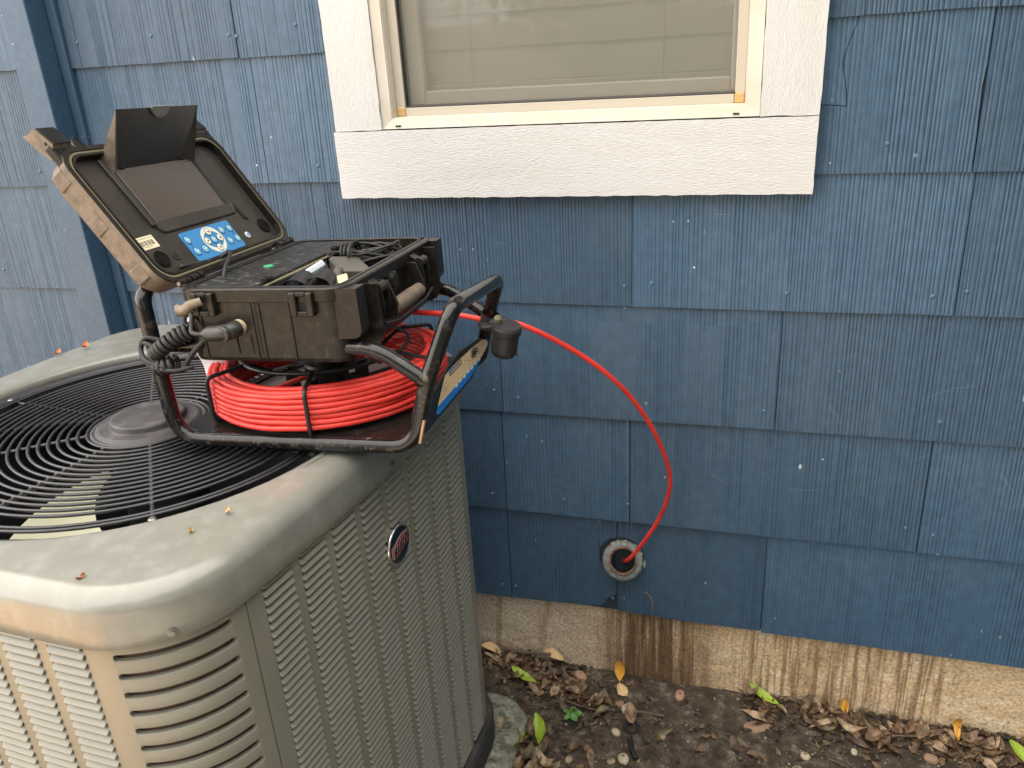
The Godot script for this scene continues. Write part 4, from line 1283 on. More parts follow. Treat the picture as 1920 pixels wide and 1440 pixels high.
func build_case(R: Node3D) -> void:
	var z0 = -0.382; var z1 = 0.008; var x0 = 0.054; var x1 = 0.318
	var lp = func(inset: float, y: float, r: float) -> PackedVector3Array:
		return loop3(rrect(x0 + inset, x1 - inset, z0 + inset, z1 - inset, r, 6), func(p): return Vector3(p.x, y, p.y))
	var b = MB.new()
	bands(b, [lp.call(0.010, 0.1275, 0.02), lp.call(0.0050, 0.1295, 0.024), lp.call(0.0030, 0.135, 0.026), lp.call(0.0012, 0.218, 0.030), lp.call(-0.002, 0.2195, 0.034)], [1, 1, 1, 1])
	bands(b, [lp.call(-0.002, 0.2195, 0.034), lp.call(-0.002, 0.2365, 0.034)], [1])
	bands(b, [lp.call(-0.002, 0.2365, 0.034), lp.call(0.0006, 0.2385, 0.033), lp.call(0.006, 0.2390, 0.030)], [1, 1])
	bands(b, [lp.call(0.006, 0.2390, 0.030), lp.call(0.0085, 0.2365, 0.028), lp.call(0.0115, 0.2365, 0.026), lp.call(0.0125, 0.2385, 0.025), lp.call(0.016, 0.2385, 0.022)], [Vector3.UP, Vector3.UP, Vector3.UP, Vector3.UP])
	bands(b, [lp.call(0.016, 0.2385, 0.022), lp.call(0.020, 0.146, 0.020)], [-1])
	var fl = []
	for p in lp.call(0.020, 0.146, 0.02): fl.append(p)
	b.face(fl, Vector3.UP)
	var fl2 = []
	for p in lp.call(0.010, 0.1275, 0.02): fl2.append(p)
	b.face(fl2, Vector3.DOWN)
	var K = obj("case", b, M.plastic, R)
	# near end: latch lugs, ribs, socket
	for s in [[0.2545, 1], [0.1005, 0]]:
		b = MB.new()
		var c = Vector3(s[0], 0.2165, 0.0085)
		for q in [[-0.0125, 0.0105], [0.0125, 0.0105]]:
			b.box(c + Vector3(q[0], 0, 0), Vector3(q[1], 0.034, 0.016), 0.0015)
		b.box(c + Vector3(0, 0.0145, -0.0003), Vector3(0.0146, 0.006, 0.0154), 0.001)
		b.box(c + Vector3(0, -0.0135, -0.0003), Vector3(0.0146, 0.007, 0.0154), 0.001)
		obj("latch_lug", b, M.plastic, K)
		bx("lug_slot", c + Vector3(0, 0, -0.003), Vector3(0.0146, 0.024, 0.008), 0, M.dark, K)
	for s in [[0.177, 0.2175, 0.141, 0.0028], [0.140, 0.168, 0.141, 0.0022], [0.163, 0.170, 0.141, 0.0022]]:
		bx("groove", Vector3(s[0], (s[1] + s[2]) / 2, 0.0046), Vector3(s[3], s[1] - s[2], 0.004), 0, M.dark, K, Basis(Vector3.RIGHT, 0.02))
	for s in [0.1835, 0.171, 0.2305, 0.088]:
		bx("rib", Vector3(s, 0.175, 0.0045), Vector3(0.004, 0.084, 0.006), 0.0012, M.plastic, K, Basis(Vector3.RIGHT, 0.02))
	b = MB.new()   # lever of the opened latch at the hinge corner
	b.tube(spline([Vector3(0.105, 0.224, 0.022), Vector3(0.088, 0.219, 0.026), Vector3(0.075, 0.211, 0.026), Vector3(0.064, 0.211, 0.024)], 5), 0.010, 8, false, true, func(t): return lerpf(0.006, 0.0095, t))
	for i in b.v.size(): b.v[i].z = 0.024 + (b.v[i].z - 0.024) * 0.45
	obj("latch_lever", b, M.dusty_light, K)
	# front with its ears, plates, latches, handle and valve
	for s in [[-0.010, 0.030], [-0.364, 0.030]]:
		b = MB.new()
		b.prism(PackedVector2Array([Vector2(0.300, 0.236), Vector2(0.334, 0.236), Vector2(0.335, 0.176), Vector2(0.331, 0.168), Vector2(0.322, 0.165), Vector2(0.300, 0.165)]), s[0] - s[1] / 2, s[0] + s[1] / 2)
		obj("corner_ear", b, M.plastic, K)
	for s in [-0.050, -0.319]:
		b = MB.new()
		b.prism(PackedVector2Array([Vector2(0.300, 0.231), Vector2(0.342, 0.231), Vector2(0.346, 0.16), Vector2(0.338, 0.142), Vector2(0.326, 0.136), Vector2(0.300, 0.14)]), s - 0.0022, s + 0.0022)
		obj("guard_plate", b, M.plastic, K)
	for s in [-0.080, -0.262]:
		b = MB.new()
		b.tube(PackedVector3Array([Vector3(0.335, 0.2185, s - 0.014), Vector3(0.335, 0.2185, s + 0.014)]), 0.0078, 12)
		b.box(Vector3(0.326, 0.222, s), Vector3(0.022, 0.008, 0.020), 0.001, Basis(Vector3.BACK, -0.5))
		for e in [-0.013, 0.013]:
			b.prism(PackedVector2Array([Vector2(0.316, 0.222), Vector2(0.341, 0.222), Vector2(0.344, 0.190), Vector2(0.338, 0.168), Vector2(0.316, 0.166)]), s + e - 0.002, s + e + 0.002)
		obj("latch", b, M.plastic, K)
	b = MB.new()
	for e in [-0.106, -0.232]:
		b.prism(PackedVector2Array([Vector2(0.313, 0.224), Vector2(0.336, 0.222), Vector2(0.349, 0.186), Vector2(0.346, 0.168), Vector2(0.334, 0.165), Vector2(0.326, 0.182), Vector2(0.313, 0.19)]), e - 0.0035, e + 0.0035)
	obj("handle_arms", b, M.plastic, K)
	b = MB.new()
	b.tube(PackedVector3Array([Vector3(0.338, 0.178, -0.107), Vector3(0.338, 0.178, -0.231)]), 0.0115, 14)
	for k in 5:
		b.lathe([Vector2(0.0112, -0.002), Vector2(0.0124, -0.001), Vector2(0.0124, 0.001), Vector2(0.0112, 0.002)], 14, axis(Vector3(0.338, 0.178, -0.145 - k * 0.012), Vector3(0, 0, 1)))
	obj("handle_grip", b, M.dusty_light, K)
	tb("handle_rod", PackedVector3Array([Vector3(0.343, 0.168, -0.060), Vector3(0.345, 0.160, -0.105), Vector3(0.345, 0.160, -0.235), Vector3(0.343, 0.168, -0.280)]), 0.003, M.plastic, K, 8)
	lt("valve_knob", [Vector2(0.0, -0.006), Vector2(0.013, -0.006), Vector2(0.0135, 0.0), Vector2(0.0135, 0.006), Vector2(0.011, 0.009), Vector2(0.0, 0.010)], 18, axis(Vector3(0.319, 0.211, -0.160), Vector3(1, 0, 0)), M.plastic, K)
	# socket flange and angled plug
	b = MB.new()
	b.prism(PackedVector2Array([Vector2(-0.009, 0.010), Vector2(0.004, 0.0135), Vector2(0.013, 0.002), Vector2(0.0155, -0.006), Vector2(0.010, -0.011), Vector2(-0.004, -0.0135), Vector2(-0.0125, -0.002)]), 0.0, 0.0045, Transform3D(Basis(), Vector3(0.150, 0.183, -0.001)))
	b.lathe([Vector2(0.0115, -0.002), Vector2(0.0115, 0.011), Vector2(0.009, 0.012), Vector2(0.0, 0.012)], 20, axis(Vector3(0.148, 0.182, 0.003), Vector3(-0.25, -0.05, 1)))
	obj("socket_flange", b, M.ivory, K)
	b = MB.new()
	b.tube(spline([Vector3(0.147, 0.1815, 0.011), Vector3(0.1435, 0.1805, 0.022), Vector3(0.136, 0.1795, 0.0285), Vector3(0.122, 0.1785, 0.029), Vector3(0.107, 0.1775, 0.028), Vector3(0.101, 0.177, 0.027)], 6), 0.01, 14, false, true, func(t): return lerpf(0.0122, 0.0112, t) if t < 0.74 else (0.0092 if t < 0.82 else lerpf(0.0075, 0.0052, (t - 0.82) / 0.18)))
	b.lathe([Vector2(0.0, 0.012), Vector2(0.0105, 0.0115), Vector2(0.0115, 0.009), Vector2(0.0115, -0.004)], 16, axis(Vector3(0.140, 0.180, 0.0255), Vector3(-0.25, -0.1, 1)))
	obj("plug", b, M.plug, K)
	# inside: the closed compartment on the hinge side, with a hinged edge
	bx("divider", Vector3(0.118, 0.2345, -0.187), Vector3(0.104, 0.005, 0.352), 0.001, M.scratched, K)
	bx("divider_wall", Vector3(0.1700, 0.190, -0.187), Vector3(0.004, 0.088, 0.352), 0.0, M.plastic, K)
	bx("divider_lip", Vector3(0.1755, 0.2320, -0.187), Vector3(0.005, 0.003, 0.350), 0.001, M.olive_seal, K)
	for z in [-0.052, -0.292]:
		b = MB.new()
		b.tube(PackedVector3Array([Vector3(0.169, 0.2375, z - 0.012), Vector3(0.169, 0.2375, z + 0.012)]), 0.0042, 10)
		b.tube(PackedVector3Array([Vector3(0.169, 0.2378, z - 0.004), Vector3(0.169, 0.2378, z + 0.004)]), 0.0050, 10)
		obj("divider_hinge", b, M.plastic, K)
	lt("green_cap", [Vector2(0.0085, 0.0), Vector2(0.0085, 0.0015), Vector2(0.006, 0.0028), Vector2(0.0, 0.0030)], 18, Transform3D(Basis(), Vector3(0.121, 0.237, -0.144)), mat(lin(0.05, 0.32, 0.17), 0.4), K)
	# hinge along the back edge
	for z in [-0.045, -0.335]:
		b = MB.new()
		for k in 5:
			b.tube(PackedVector3Array([Vector3(0.0475, 0.2405, z + 0.011 * (k - 2) - 0.0042), Vector3(0.0475, 0.2405, z + 0.011 * (k - 2) + 0.0042)]), 0.0062 if k % 2 else 0.0070, 10)
		b.box(Vector3(0.0545, 0.237, z), Vector3(0.012, 0.004, 0.056), 0.001)
		obj("hinge", b, M.plastic, K)
	lt("hinge_pin", [Vector2(0.0, 0.0), Vector2(0.003, 0.0005), Vector2(0.003, 0.003), Vector2(0.0, 0.0035)], 8, axis(Vector3(0.0475, 0.2405, -0.0165), Vector3(0, 0, 1)), M.steel, K)
	# loose lead from the lid into the case
	tb("lid_lead", spline([Vector3(0.021, 0.256, -0.061), Vector3(0.026, 0.256, -0.068), Vector3(0.029, 0.253, -0.108), Vector3(0.032, 0.251, -0.143), Vector3(0.040, 0.258, -0.165), Vector3(0.053, 0.259, -0.150), Vector3(0.068, 0.254, -0.118), Vector3(0.077, 0.247, -0.092), Vector3(0.080, 0.234, -0.079)], 8), 0.0033, M.rubber, K, 8)
	for s in [[0.302, 0.2392, -0.012], [0.304, 0.2392, -0.366]]:
		lt("rim_hole", [Vector2(0.0035, 0.0), Vector2(0.0035, 0.0004), Vector2(0.0, 0.0004)], 10, Transform3D(Basis(), Vector3(s[0], s[1], s[2])), M.dark, K)

func build_lid(R: Node3D) -> void:
	var ang = deg_to_rad(124.5)
	var e = Vector3(cos(ang), sin(ang), 0); var nn = Vector3(sin(ang), -cos(ang), 0)
	var LT = Transform3D(Basis(Vector3(0, 0, -1), e, nn), Vector3(0.045, 0.238, 0))
	var x0 = -0.009; var x1 = 0.384; var y0 = 0.004; var y1 = 0.244
	var lp = func(i: float, w: float, r: float) -> PackedVector3Array:
		return loop3(rrect(x0 + i, x1 - i, y0 + i, y1 - i, r, 7), func(p): return Vector3(p.x, p.y, w))
	var b = MB.new()
	bands(b, [lp.call(0.016, -0.046, 0.03), lp.call(0.010, -0.044, 0.032), lp.call(0.006, -0.038, 0.034), lp.call(0.004, -0.012, 0.035), lp.call(0.0, -0.0105, 0.036), lp.call(0.0, -0.001, 0.036)], [1, 1, 1, 1, 1])
	var back = []
	for p in lp.call(0.016, -0.046, 0.03): back.append(p)
	b.face(back, Vector3(0, 0, -1))
	var L = obj("lid", b, M.dusty_light, R, LT)  # dark shell coloured tan for the warm light it reflects
	for s in [[0.05, 0.07], [0.19, 0.09], [0.315, 0.07], [-9.0, 0.0]]:   # raised bands round the near side of the shell
		if s[0] > -1.0:
			bx("shell_band", Vector3(-0.0015, s[0] * 0.62 + 0.012, -0.025), Vector3(0.008, 0.026, 0.026), 0.002, M.dusty_light, L)
	b = MB.new()
	bands(b, [lp.call(0.0, -0.001, 0.036), lp.call(0.0008, 0.0004, 0.0355), lp.call(0.0075, 0.0006, 0.032), lp.call(0.0080, -0.003, 0.032)], [Vector3(0, 0, 1), Vector3(0, 0, 1), Vector3(0, 0, 1)])
	bands(b, [lp.call(0.0125, -0.003, 0.029), lp.call(0.0130, 0.0005, 0.029), lp.call(0.0165, 0.0005, 0.026)], [Vector3(0, 0, 1), Vector3(0, 0, 1)])
	bands(b, [lp.call(0.0165, 0.0005, 0.026), lp.call(0.0175, -0.012, 0.025)], [-1])
	obj("lid_rim", b, M.plastic, L)
	b = MB.new()
	bands(b, [lp.call(0.0078, -0.0035, 0.032), lp.call(0.0085, -0.0008, 0.0315), lp.call(0.0118, -0.0008, 0.0295), lp.call(0.0127, -0.0035, 0.029)], [Vector3(0, 0, 1), Vector3(0, 0, 1), Vector3(0, 0, 1)])
	obj("seal", b, M.olive_seal, L)
	b = MB.new()
	b.flat(rrect(x0 + 0.017, x1 - 0.017, y0 + 0.017, y1 - 0.017, 0.025, 7), func(p): return Vector3(p.x, p.y, -0.012), Vector3(0, 0, 1))
	obj("instrument_panel", b, M.panel, L)
	var w = -0.012
	# monitor with its frame, slides and tray
	bx("monitor", Vector3(0.186, 0.155, w + 0.0008), Vector3(0.194, 0.098, 0.003), 0.0008, M.lcd, L)
	b = MB.new()
	b.box(Vector3(0.0750, 0.162, w + 0.0025), Vector3(0.009, 0.122, 0.006), 0.0015, Basis(Vector3.BACK, 0.03))
	b.box(Vector3(0.0818, 0.158, w + 0.0018), Vector3(0.003, 0.112, 0.004), 0.001, Basis(Vector3.BACK, 0.03))
	obj("hood_slide", b, M.panel, L)
	bx("hood_slot", Vector3(0.2885, 0.155, w + 0.0006), Vector3(0.0055, 0.088, 0.002), 0, M.dark, L, Basis(Vector3.BACK, -0.06))
	bx("monitor_edge", Vector3(0.2835, 0.155, w + 0.002), Vector3(0.002, 0.094, 0.004), 0.0005, M.black, L, Basis(Vector3.BACK, -0.06))
	b = MB.new()
	b.tube(fillet([Vector3(0.083, 0.108, w), Vector3(0.087, 0.0895, w), Vector3(0.293, 0.0895, w), Vector3(0.299, 0.108, w)], [0, 0.012, 0.010, 0]), 0.0042, 10)
	for i in b.v.size(): b.v[i].z = w + (b.v[i].z - w) * 0.8
	obj("monitor_tray", b, M.panel, L)
	bx("tray_floor", Vector3(0.190, 0.099, w + 0.0012), Vector3(0.205, 0.016, 0.0025), 0.0008, M.panel, L)
	bx("catch_slot", Vector3(0.3045, 0.088, w + 0.0008), Vector3(0.005, 0.032, 0.0024), 0, M.dark, L, Basis(Vector3.BACK, 0.14))
	bx("catch_frame", Vector3(0.3095, 0.087, w + 0.0014), Vector3(0.003, 0.036, 0.003), 0.0008, M.panel, L, Basis(Vector3.BACK, 0.14))
	var font = SystemFont.new(); font.font_names = PackedStringArray(["Droid Sans"])
	for s in [["D: Off", 0.128, 0.1955], ["M", 0.213, 0.1955]]:
		var tm = TextMesh.new()
		tm.text = s[0]; tm.font = font; tm.font_size = 16; tm.pixel_size = 0.00042; tm.depth = 0.0003
		put("screen_text", tm, M.grey_text, L, Transform3D(Basis(), Vector3(s[1], s[2], w + 0.0025)))
	b = MB.new()   # battery symbol
	for q in [[0.262, 0.2005, 0.014, 0.0008], [0.262, 0.1945, 0.014, 0.0008], [0.2552, 0.1975, 0.0008, 0.0068], [0.2688, 0.1975, 0.0008, 0.0068]]:
		b.box(Vector3(q[0], q[1], w + 0.0026), Vector3(q[2], q[3], 0.0003))
	obj("battery_symbol", b, M.grey_text, L)
	# blue keypad
	b = MB.new()
	b.prism(rrect(0.1125, 0.252, 0.0255, 0.0795, 0.005, 4), w, w + 0.001)
	var P = obj("keypad", b, M.blue_print, L)
	b = MB.new()
	var oc = Vector2(0.1835, 0.0535)
	var ov = PackedVector3Array(); var iv = PackedVector3Array()
	for i in 48:
		var g = TAU * i / 48
		ov.append(Vector3(oc.x + cos(g) * 0.0272, oc.y + sin(g) * 0.0245, w + 0.0014)); iv.append(Vector3(oc.x + cos(g) * 0.0222, oc.y + sin(g) * 0.0160, w + 0.0014))
	b.grid([ov, iv], true, Vector3(0, 0, 1))
	obj("keypad_oval", b, M.white_print, P)
	for s in [[0.183, 0.0685, 1], [0.1665, 0.054, 1], [0.201, 0.053, 1], [0.184, 0.0375, 1], [0.123, 0.065, 0], [0.125, 0.043, 0], [0.147, 0.043, 0], [0.219, 0.065, 0], [0.242, 0.064, 0], [0.221, 0.043, 0], [0.244, 0.043, 0], [0.1835, 0.0535, 0]]:
		var X = axis(Vector3(s[0], s[1], w + 0.001), Vector3(0, 0, 1))
		var k = lt("button", [Vector2(0.0068, 0.0), Vector2(0.0068, 0.0005), Vector2(0.0056, 0.0012), Vector2(0.0, 0.0014)], 20, X, M.white_print if s[2] else M.light_blue, P)
		lt("button_ring", [Vector2(0.0073, 0.0), Vector2(0.0073, 0.0008), Vector2(0.0065, 0.0008)], 20, X, M.navy, k)
		lt("button_mark", [Vector2(0.0024, 0.0012), Vector2(0.0024, 0.0019), Vector2(0.0, 0.0019)], 3 if s[2] else 4, X, M.dark if s[2] else M.white_print, k)
	b = MB.new()
	for q in [[0.123, 0.065, 0.125, 0.043], [0.125, 0.043, 0.147, 0.043], [0.219, 0.065, 0.242, 0.064], [0.242, 0.064, 0.244, 0.043]]:
		var a = Vector2(q[0], q[1]); var c = Vector2(q[2], q[3]); var d = (c - a).normalized()
		b.tube(PackedVector3Array([Vector3(a.x + d.x * 0.007, a.y + d.y * 0.007, w + 0.0011), Vector3(c.x - d.x * 0.007, c.y - d.y * 0.007, w + 0.0011)]), 0.0005, 5)
	obj("keypad_lines", b, M.navy, P)
	b = MB.new()
	b.face([Vector3(0.0135, 0.0695, w + 0.0006), Vector3(0.0590, 0.0695, w + 0.0006), Vector3(0.0590, 0.0910, w + 0.0006), Vector3(0.0135, 0.0910, w + 0.0006)], Vector3(0, 0, 1), [Vector2(0, 1), Vector2(1, 1), Vector2(1, 0), Vector2(0, 0)])
	var bm = mat(Color(1, 1, 1), 0.5); bm.albedo_texture = barcode_print()
	obj("barcode_sticker", b, bm, L)
	for u in [0.042, 0.342]:   # dished thumb holes
		lt("thumb_hole", [Vector2(0.0150, 0.0002), Vector2(0.0140, 0.0012), Vector2(0.0125, 0.0004), Vector2(0.010, -0.004), Vector2(0.0, -0.007)], 26, axis(Vector3(u, 0.049, w + 0.0008), Vector3(0, 0, 1)), M.hole, L, true)
	lt("thumb_hole_floor", [Vector2(0.012, 0.0014), Vector2(0.0, 0.0015)], 22, axis(Vector3(0.042, 0.0495, w), Vector3(0, 0, 1)), M.hole, L)
	lt("thumb_hole_floor", [Vector2(0.012, 0.0014), Vector2(0.0, 0.0015)], 22, axis(Vector3(0.342, 0.0495, w), Vector3(0, 0, 1)), M.hole, L)
	lt("video_socket", [Vector2(0.0088, 0.0), Vector2(0.0085, 0.0015), Vector2(0.0045, 0.0018), Vector2(0.0040, 0.0010), Vector2(0.0, 0.0010)], 18, axis(Vector3(0.075, 0.049, w), Vector3(0, 0, 1)), M.panel, L)
	lt("socket_hole", [Vector2(0.0036, 0.0), Vector2(0.0036, 0.0022), Vector2(0.0, 0.0022)], 12, axis(Vector3(0.075, 0.049, w), Vector3(0, 0, 1)), M.dark, L)
	lt("power_button", [Vector2(0.0060, 0.0), Vector2(0.0060, 0.0012), Vector2(0.0044, 0.0018), Vector2(0.0, 0.0018)], 18, axis(Vector3(0.278, 0.0425, w), Vector3(0, 0, 1)), M.white_print, L)
	lt("power_light", [Vector2(0.0031, 0.0), Vector2(0.0031, 0.0024), Vector2(0.0, 0.0026)], 14, axis(Vector3(0.278, 0.0425, w), Vector3(0, 0, 1)), M.led, L)
	# sun hood: a folded sheet with two side flaps
	b = MB.new()
	var A0 = Vector3(0.097, 0.204, w + 0.001); var A1 = Vector3(0.272, 0.206, w + 0.001); var T0 = Vector3(0.085, 0.2576, 0.063); var T1 = Vector3(0.289, 0.2576, 0.063)
	var th = (T0 - A0).cross(Vector3(1, 0, 0)).normalized() * 0.0016
	b.face([A0, A1, T1, T0], Vector3(0, -1, 0.6)); b.face([A0 + th, A1 + th, T1 + th, T0 + th], Vector3(0, 1, -0.6))
	b.face([A0 - th, A1 - th, T1 - th, T0 - th], Vector3(0, 1, -0.6)) if th.y < 0 else null
	b.face([T0, T1, T1 + th, T0 + th], Vector3(0, 0.4, 1))
	var hood = obj("sun_hood", b, M.hood, L)
	for s in [[T0, Vector3(0.083, 0.226, w + 0.001), Vector3(0.085, 0.196, w + 0.001), A0, -1.0], [T1, Vector3(0.291, 0.226, w + 0.001), Vector3(0.2865, 0.194, w + 0.001), A1, 1.0]]:
		b = MB.new()
		b.face([s[0], s[1], s[2]], Vector3(s[4], 0, 0)); b.face([s[0], s[2], s[3]], Vector3(s[4], -0.3, 0.3))
		var o = Vector3(s[4] * 0.0014, 0, 0)
		b.face([s[0] + o, s[1] + o, s[2] + o], Vector3(s[4], 0, 0)); b.face([s[0] + o, s[0], s[1], s[1] + o], Vector3(0, 1, 0))
		obj("hood_flap", b, M.dusty_light if s[4] < 0 else M.hood, hood)  # left flap painted paler and tan, as if lit from its side
	b = MB.new()
	var half = PackedVector2Array()
	for i in 15: half.append(Vector2(0.186 + cos(PI + PI * i / 14.0) * 0.0225, sin(PI + PI * i / 14.0) * 0.018))
	var hd = (T0 - A0); hd.x = 0; hd = hd.normalized()
	var hn = Vector3(1, 0, 0).cross(hd)
	b.prism(half, 0.001, 0.004, Transform3D(Basis(Vector3(1, 0, 0), hd, hn), Vector3(0, T0.y, T0.z + 0.0) + hd * 0.003))
	obj("hood_tab", b, M.tab, hood)
	for u in [0.108, 0.262]:
		bx("hood_hinge", Vector3(u, 0.2055, w + 0.003), Vector3(0.012, 0.005, 0.005), 0.001, M.dark, hood)
	# corner ears with webbed holes, the opened latches and the carry bracket on the free edge
	for s in [[-0.006, 1.0], [0.381, -1.0]]:
		b = MB.new()
		var ep = PackedVector2Array([Vector2(s[0], 0.205), Vector2(s[0], 0.250), Vector2(s[0] + s[1] * 0.006, 0.262), Vector2(s[0] + s[1] * 0.034, 0.262), Vector2(s[0] + s[1] * 0.046, 0.243), Vector2(s[0] + s[1] * 0.030, 0.236)])
		b.prism(ep, -0.012, -0.002, Transform3D())
		var ear = obj("corner_ear", b, M.plastic, L)
		for q in [[0.010, 0.254, 0.009, 0.010], [0.024, 0.253, 0.010, 0.010], [0.012, 0.242, 0.008, 0.007]]:
			bx("ear_hole", Vector3(s[0] + s[1] * q[0], q[1] - 0.002, -0.0016), Vector3(q[2], q[3], 0.0016), 0.0, M.dark, ear)
	var LI = LT.affine_inverse()
	for z in [0.005, -0.335]:
		b = MB.new()
		b.prism(PackedVector2Array([Vector2(-0.1395, 0.4580), Vector2(-0.1330, 0.4585), Vector2(-0.1265, 0.4615), Vector2(-0.1225, 0.4655), Vector2(-0.1165, 0.4660), Vector2(-0.0930, 0.4450), Vector2(-0.1000, 0.4230), Vector2(-0.1140, 0.4320), Vector2(-0.1290, 0.4465)]), z, z - 0.034, LI)
		obj("latch", b, M.dusty_light, L)  # warm reflected light painted as tan over dark plastic
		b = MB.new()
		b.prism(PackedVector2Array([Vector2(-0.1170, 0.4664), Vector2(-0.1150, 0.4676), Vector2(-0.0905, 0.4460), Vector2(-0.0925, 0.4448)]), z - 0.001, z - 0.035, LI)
		obj("latch_dark_top", b, M.plastic, L)  # added plate keeps the top dark beside the sides painted as lit
		lt("latch_pin", [Vector2(0.0024, 0.0), Vector2(0.0024, 0.0006), Vector2(0.0, 0.0006)], 8, LI * axis(Vector3(-0.1040, 0.4460, z), Vector3(0, 0, 1)), M.dark, L)
	b = MB.new()
	b.prism(PackedVector2Array([Vector2(0.050, 0.240), Vector2(0.056, 0.262), Vector2(0.066, 0.268), Vector2(0.080, 0.240)]), -0.016, -0.012)
	b.tube(PackedVector3Array([Vector3(0.052, 0.243, -0.013), Vector3(0.057, 0.262, -0.013), Vector3(0.066, 0.267, -0.013), Vector3(0.080, 0.241, -0.013)]), 0.0022, 6)
	obj("handle_bracket", b, M.plastic, L)

func build_lead(R: Node3D) -> void:
	var b = MB.new()
	b.tube(spline([Vector3(0.101, 0.177, 0.027), Vector3(0.090, 0.1765, 0.026), Vector3(0.080, 0.1785, 0.023), Vector3(0.0765, 0.186, 0.016), Vector3(0.0745, 0.1965, 0.008), Vector3(0.066, 0.2005, 0.002), Vector3(0.057, 0.194, 0.001), Vector3(0.0575, 0.184, 0.004), Vector3(0.066, 0.182, 0.008)], 8), 0.0036, 9)
	var core = spline([Vector3(0.066, 0.176, 0.004), Vector3(0.045, 0.168, 0.010), Vector3(0.022, 0.154, 0.014), Vector3(0.004, 0.142, 0.012)], 30)
	var helix = func(cr: PackedVector3Array, turns: float, rad: float) -> PackedVector3Array:
		var out = PackedVector3Array()
		var n = int(turns * 14)
		for i in n + 1:
			var t = float(i) / n * (cr.size() - 1)
			var k = mini(int(t), cr.size() - 2)
			var c = cr[k].lerp(cr[k + 1], t - k)
			var d = (cr[k + 1] - cr[k]).normalized()
			var u = d.cross(Vector3(0.2, 0.3, 0.93)).normalized(); var v = d.cross(u)
			var g = TAU * turns * i / n
			out.append(c + u * cos(g) * rad + v * sin(g) * rad)
		return out
	b.tube(helix.call(core, 9.0, 0.0098), 0.0036, 8)
	# the lower coils wrap the upright and the rail
	b.tube(helix.call(spline([Vector3(0.034, 0.126, 0.010), Vector3(0.016, 0.122, 0.015), Vector3(0.002, 0.120, 0.014)], 20), 4.5, 0.0105), 0.0036, 8)
	b.tube(spline([Vector3(0.004, 0.152, 0.014), Vector3(-0.014, 0.158, 0.012), Vector3(-0.021, 0.145, 0.012), Vector3(-0.012, 0.130, 0.018), Vector3(0.012, 0.121, 0.024), Vector3(0.040, 0.118, 0.020), Vector3(0.060, 0.121, 0.008)], 8), 0.0038, 9)
	b.tube(spline([Vector3(0.010, 0.160, 0.004), Vector3(-0.010, 0.165, 0.010), Vector3(-0.019, 0.150, 0.014), Vector3(-0.008, 0.133, 0.022), Vector3(0.018, 0.124, 0.022)], 8), 0.0037, 9)
	obj("coiled_lead", b, M.rubber, R)
	tb("stay_lead", spline([Vector3(0.094, 0.167, -0.004), Vector3(0.078, 0.154, 0.010), Vector3(0.060, 0.136, 0.012), Vector3(0.050, 0.124, 0.010)], 8), 0.0042, M.rubber, R, 9)
	# things left in the open side of the case and the bag behind it
	var RT = R.transform
	var ad = MB.new()
	ad.box(Vector3.ZERO, Vector3(0.052, 0.032, 0.100), 0.004)
	var o = obj("power_adapter", ad, M.grey_case, self, RT * Transform3D(Basis.from_euler(Vector3(0.05, 0.62, -0.12)), Vector3(0.226, 0.212, -0.215)))
	tag(o, "dark grey power adapter block lying in the open case", "power adapter")
	var cb = MB.new()
	for k in 9:
		var pts = []
		var c = Vector3(0.236 + rng.randf_range(-0.006, 0.006), 0.222 + 0.0022 * k, -0.292 + rng.randf_range(-0.004, 0.004))
		for i in 12:
			var g = TAU * i / 12
			pts.append(c + Vector3(cos(g) * (0.047 + 0.005 * sin(k * 2.2)) , 0.006 * sin(g * 2.0 + k), sin(g) * (0.034 + 0.004 * cos(k * 1.6))))
		cb.tube(spline(pts, 5, true), 0.0024, 7, true)
	for k in 4:
		var pts2 = []
		for i in 8:
			var g = TAU * i / 8
			pts2.append(Vector3(0.188 + 0.0065 * k + 0.004 * cos(g), 0.232 + 0.013 * sin(g), -0.282 + 0.022 * cos(g)))
		cb.tube(spline(pts2, 4, true), 0.0024, 7, true)
	var pts3 = []
	for i in 8:
		var g = TAU * i / 8
		pts3.append(Vector3(0.214, 0.232 + 0.019 * sin(g), -0.270 + 0.026 * cos(g)))
	cb.tube(spline(pts3, 5, true), 0.0026, 7, true)
	cb.tube(spline([Vector3(0.19, 0.236, -0.262), Vector3(0.176, 0.236, -0.250), Vector3(0.176, 0.226, -0.232), Vector3(0.186, 0.21, -0.22)], 6), 0.0024, 7)
	o = obj("cable_bundle", cb, M.rubber, self, RT)
	tag(o, "bundle of thin black cable tied in loops in the far end of the case", "cable")
	var gb = MB.new()   # black curved visor piece
	for s in [0.0, 0.034]:
		var rows = []
		for i in 13:
			var g = PI * i / 12
			rows.append(PackedVector3Array([Vector3(0.205 + s * 0.85 - 0.024 * cos(g), 0.214 + 0.020 * sin(g), -0.062 - s * 0.5), Vector3(0.200 + s * 0.85 - 0.021 * cos(g), 0.216 + 0.023 * sin(g), -0.108 - s * 0.4)]))
		gb.grid(rows, false, Vector3.UP)
	o = obj("pipe_skid", gb, M.black, self, RT)
	tag(o, "glossy black curved plastic skid lying near the front of the case", "camera skid")
	var sv = MB.new()
	sv.box(Vector3(0.186, 0.224, -0.128), Vector3(0.034, 0.012, 0.088), 0.003, Basis.from_euler(Vector3(0.16, -0.2, 0.5)))
	o = obj("silver_pouch", sv, M.film, self, RT)
	tag(o, "pale silvery strip of packaging lying against the case divider", "packaging")
